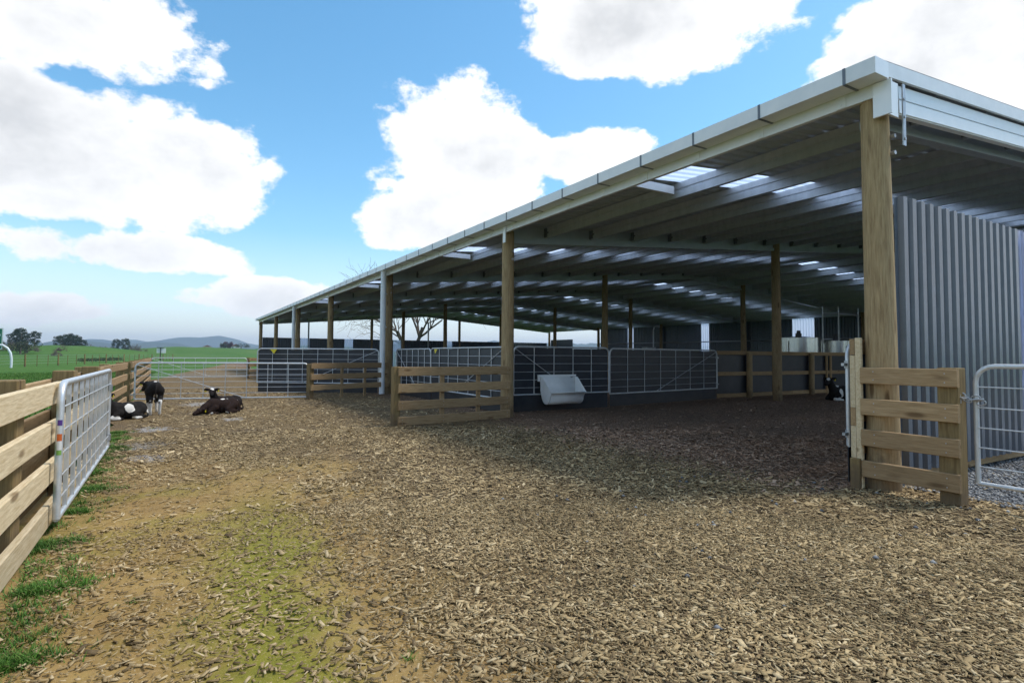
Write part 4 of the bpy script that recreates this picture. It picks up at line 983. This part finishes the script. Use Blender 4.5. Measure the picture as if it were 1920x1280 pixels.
def chips(x, y, s0, s1, full, mult=1.0):
    n = len(x); ln = rng.lognormal(math.log((s0+s1)/2), .48, n).clip(s0*.4, s1*2.2)*mult; wd = ln*rng.uniform(.15, .42, n); wd = np.maximum(wd, .004); th = rng.uniform(.0015, .0042, n)*mult
    yw = rng.uniform(0, 2*pi, n); tx = rng.normal(0, .20, n); ty = rng.normal(0, .15, n); z = rng.uniform(.002, .014, n)*mult+np.abs(ty)*ln*.25
    taper = rng.uniform(.45, 1.0, n); skew = rng.uniform(-.3, .3, n)
    cxx = np.stack([-ln/2, ln/2, ln/2, -ln/2], 1); cyy = np.stack([-wd/2, -wd/2*taper+skew*wd, wd/2*taper+skew*wd, wd/2], 1)
    def place(zz):
        px_ = cxx; py_ = cyy; pz = zz[:, None]+px_*np.tan(ty)[:, None]+py_*np.tan(tx)[:, None]
        c, s = np.cos(yw)[:, None], np.sin(yw)[:, None]
        return np.stack([x[:, None]+px_*c-py_*s, y[:, None]+px_*s+py_*c, np.maximum(pz+z[:, None], .001)], 2)
    if not full:
        V = place(th).reshape(-1, 3); F = np.arange(4*n).reshape(n, 4); return V, F
    V = np.concatenate([place(np.zeros(n)), place(th)], 1).reshape(-1, 3); b_ = (np.arange(n)*8)[:, None]
    q = [(4, 5, 6, 7), (0, 1, 5, 4), (1, 2, 6, 5), (2, 3, 7, 6), (3, 0, 4, 7)]
    F = np.concatenate([b_+np.array(k)[None] for k in q], 0); return V, F
M_chipin = island_mat('bedding_chip', [(0, (.14, .085, .055)), (.2, (.25, .155, .10)), (.55, (.38, .245, .16)), (.9, (.48, .33, .23)), (1, (.56, .42, .30))])  # redder bark; warmth against the bluish roof shade is also put into its colour
xs_, ys_ = [], []
for (n_, d0, d1, s0, s1, full, mul, lab) in ((190000, 1.3, 5.2, .011, .031, True, 1.0, 'loose pale woodchips covering the near yard'), (220000, 5.2, 10.5, .018, .040, False, 1.0, 'pale woodchips over the middle of the yard'), (120000, 10.5, 24, .024, .044, False, 1.2, 'pale woodchips over the far yard by the calves')):
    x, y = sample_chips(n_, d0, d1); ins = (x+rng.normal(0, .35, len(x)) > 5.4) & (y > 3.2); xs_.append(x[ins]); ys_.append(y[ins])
    V, F = chips(x[~ins], y[~ins], s0, s1, full, mul)
    tag(obj('woodchips', raw_mesh('woodchips', V, F, M_chip)), lab, 'woodchips', kind='stuff')
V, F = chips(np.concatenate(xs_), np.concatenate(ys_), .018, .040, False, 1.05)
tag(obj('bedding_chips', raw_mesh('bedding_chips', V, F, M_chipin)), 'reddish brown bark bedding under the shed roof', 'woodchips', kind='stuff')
# gravel stones
M_stone = island_mat('gravel_stone', [(0, (.07, .075, .085)), (.4, (.17, .175, .185)), (.8, (.28, .285, .29)), (1, (.40, .39, .37))], .8)
def stones(n, xr, yr, s0, s1):
    x = rng.uniform(*xr, n); y = rng.uniform(*yr, n); s = rng.uniform(s0, s1, n)
    base = np.array([(1, 0, 0), (0, 1, 0), (-1, 0, 0), (0, -1, 0), (0, 0, .7), (0, 0, -.5)], float); fs = np.array([(0, 1, 4), (1, 2, 4), (2, 3, 4), (3, 0, 4), (1, 0, 5), (2, 1, 5), (3, 2, 5), (0, 3, 5)])
    P_ = base[None]*s[:, None, None]*rng.uniform(.55, 1.3, (n, 6, 1)); yw = rng.uniform(0, 6.28, n); c, sn = np.cos(yw)[:, None], np.sin(yw)[:, None]
    V = np.stack([x[:, None]+P_[..., 0]*c-P_[..., 1]*sn, y[:, None]+P_[..., 0]*sn+P_[..., 1]*c, P_[..., 2]+.006+s[:, None]*.3], 2).reshape(-1, 3)
    F = (fs[None]+(np.arange(n)*6)[:, None, None]).reshape(-1, 3); return V, F
V, F = stones(26000, (6.3, 11.5), (-1.0, 3.25), .008, .024); tag(obj('gravel_stones', raw_mesh('gravel_stones', V, F, M_stone)), 'grey gravel stones beside the corrugated end wall', 'gravel', kind='stuff')
V, F = stones(90, (2.2, 6.4), (1.6, 4.5), .010, .026); tag(obj('scattered_stones', raw_mesh('scattered_stones', V, F, M_stone)), 'blue-grey pebbles strewn among the near woodchips', 'pebbles', kind='stuff')
# grass
M_blade = island_mat('grass_blade', [(0, (.035, .10, .014)), (.4, (.065, .17, .022)), (.8, (.11, .24, .035)), (1, (.22, .27, .08))], .6)
def blades(x, y, h, w, lean=.5):
    n = len(x); yw = rng.uniform(0, 6.28, n); hh = h*rng.uniform(.5, 1.3, n); ll = hh*rng.uniform(.1, lean, n); ww = w*rng.uniform(.6, 1.3, n)
    dx, dy = np.cos(yw), np.sin(yw); z0 = -.03
    def pt(s, f, side): return np.stack([x+dx*ll*f*f+side*(-dy)*ww*s, y+dy*ll*f*f+side*dx*ww*s, z0+hh*f*(1-.15*f)], 1)
    V = np.stack([pt(1, 0, -1), pt(1, 0, 1), pt(.8, .55, 1), pt(.8, .55, -1), pt(.05, 1, 0), pt(.05, 1, .05)], 1).reshape(-1, 3)
    b_ = (np.arange(n)*6)[:, None]; F = np.concatenate([b_+np.array([0, 1, 2, 3])[None], b_+np.array([3, 2, 5, 4])[None]], 0); return V, F
def tufts(cx, cy, per, r):
    n = len(cx); a = rng.uniform(0, 6.28, (n, per)); rr = np.abs(rng.normal(0, 1, (n, per)))*r[:, None]*.6
    return (cx[:, None]+np.cos(a)*rr).ravel(), (cy[:, None]+np.sin(a)*rr).ravel()
n = 950; ty_ = np.where(rng.uniform(0, 1, n) < .45, rng.uniform(1.2, 4.8, n), rng.uniform(4.8, 11.5, n)); tx_ = -.80+np.abs(rng.normal(0, .13, n))+.05*np.sin(ty_*2.1)
ty_ = ty_+.22*np.sin(ty_*7); tx_ = np.where(ty_ < 4.6, tx_+.08, tx_); x, y = tufts(tx_, ty_, 50, rng.uniform(.04, .12, n)); V, F = blades(x, y, .062, .0032, 1.1)
tag(obj('fence_grass', raw_mesh('fence_grass', V, F, M_blade)), 'green grass tufts growing along the foot of the pine fence', 'grass', kind='stuff')
cx_ = np.array([.28, .52, .10, .35, -.15, .9, .12, -.3, .55, -.1]); cy_ = np.array([2.45, 1.95, 3.2, 2.15, 3.6, 2.35, 9.6, 11.6, 3.05, 16.4]); x, y = tufts(cx_, cy_, 90, rng.uniform(.03, .08, len(cx_))); V, F = blades(x, y, .05, .003, .9)
tag(obj('stray_tufts', raw_mesh('stray_tufts', V, F, M_blade)), 'small stray grass tufts on the bare yard soil', 'grass', kind='stuff')
n = 120000; x = -1.1-np.abs(rng.gamma(1.3, 4.5, n)); y = rng.uniform(2, 46, n); V, F = blades(x, y, .085, .007, .8)
tag(obj('paddock_grass', raw_mesh('paddock_grass', V, F, M_blade)), 'short green pasture grass beyond the pine fence', 'grass', kind='stuff')

# ---------------------------------------------------------------- haze over the far land
hz = MB(); hz.box((0, 0, 110), (18400, 18400, 226)); ho = build('haze', hz, None); tag(ho, kind='stuff')
hm = bpy.data.materials.new('haze'); hm.use_nodes = True; t = hm.node_tree; t.nodes.clear()
o_ = t.nodes.new('ShaderNodeOutputMaterial'); pv = t.nodes.new('ShaderNodeVolumePrincipled'); pv.inputs['Color'].default_value = (.62, .78, 1, 1); pv.inputs['Density'].default_value = .00017; pv.inputs['Anisotropy'].default_value = .2
t.links.new(pv.outputs[0], o_.inputs['Volume']); ho.data.materials.append(hm)
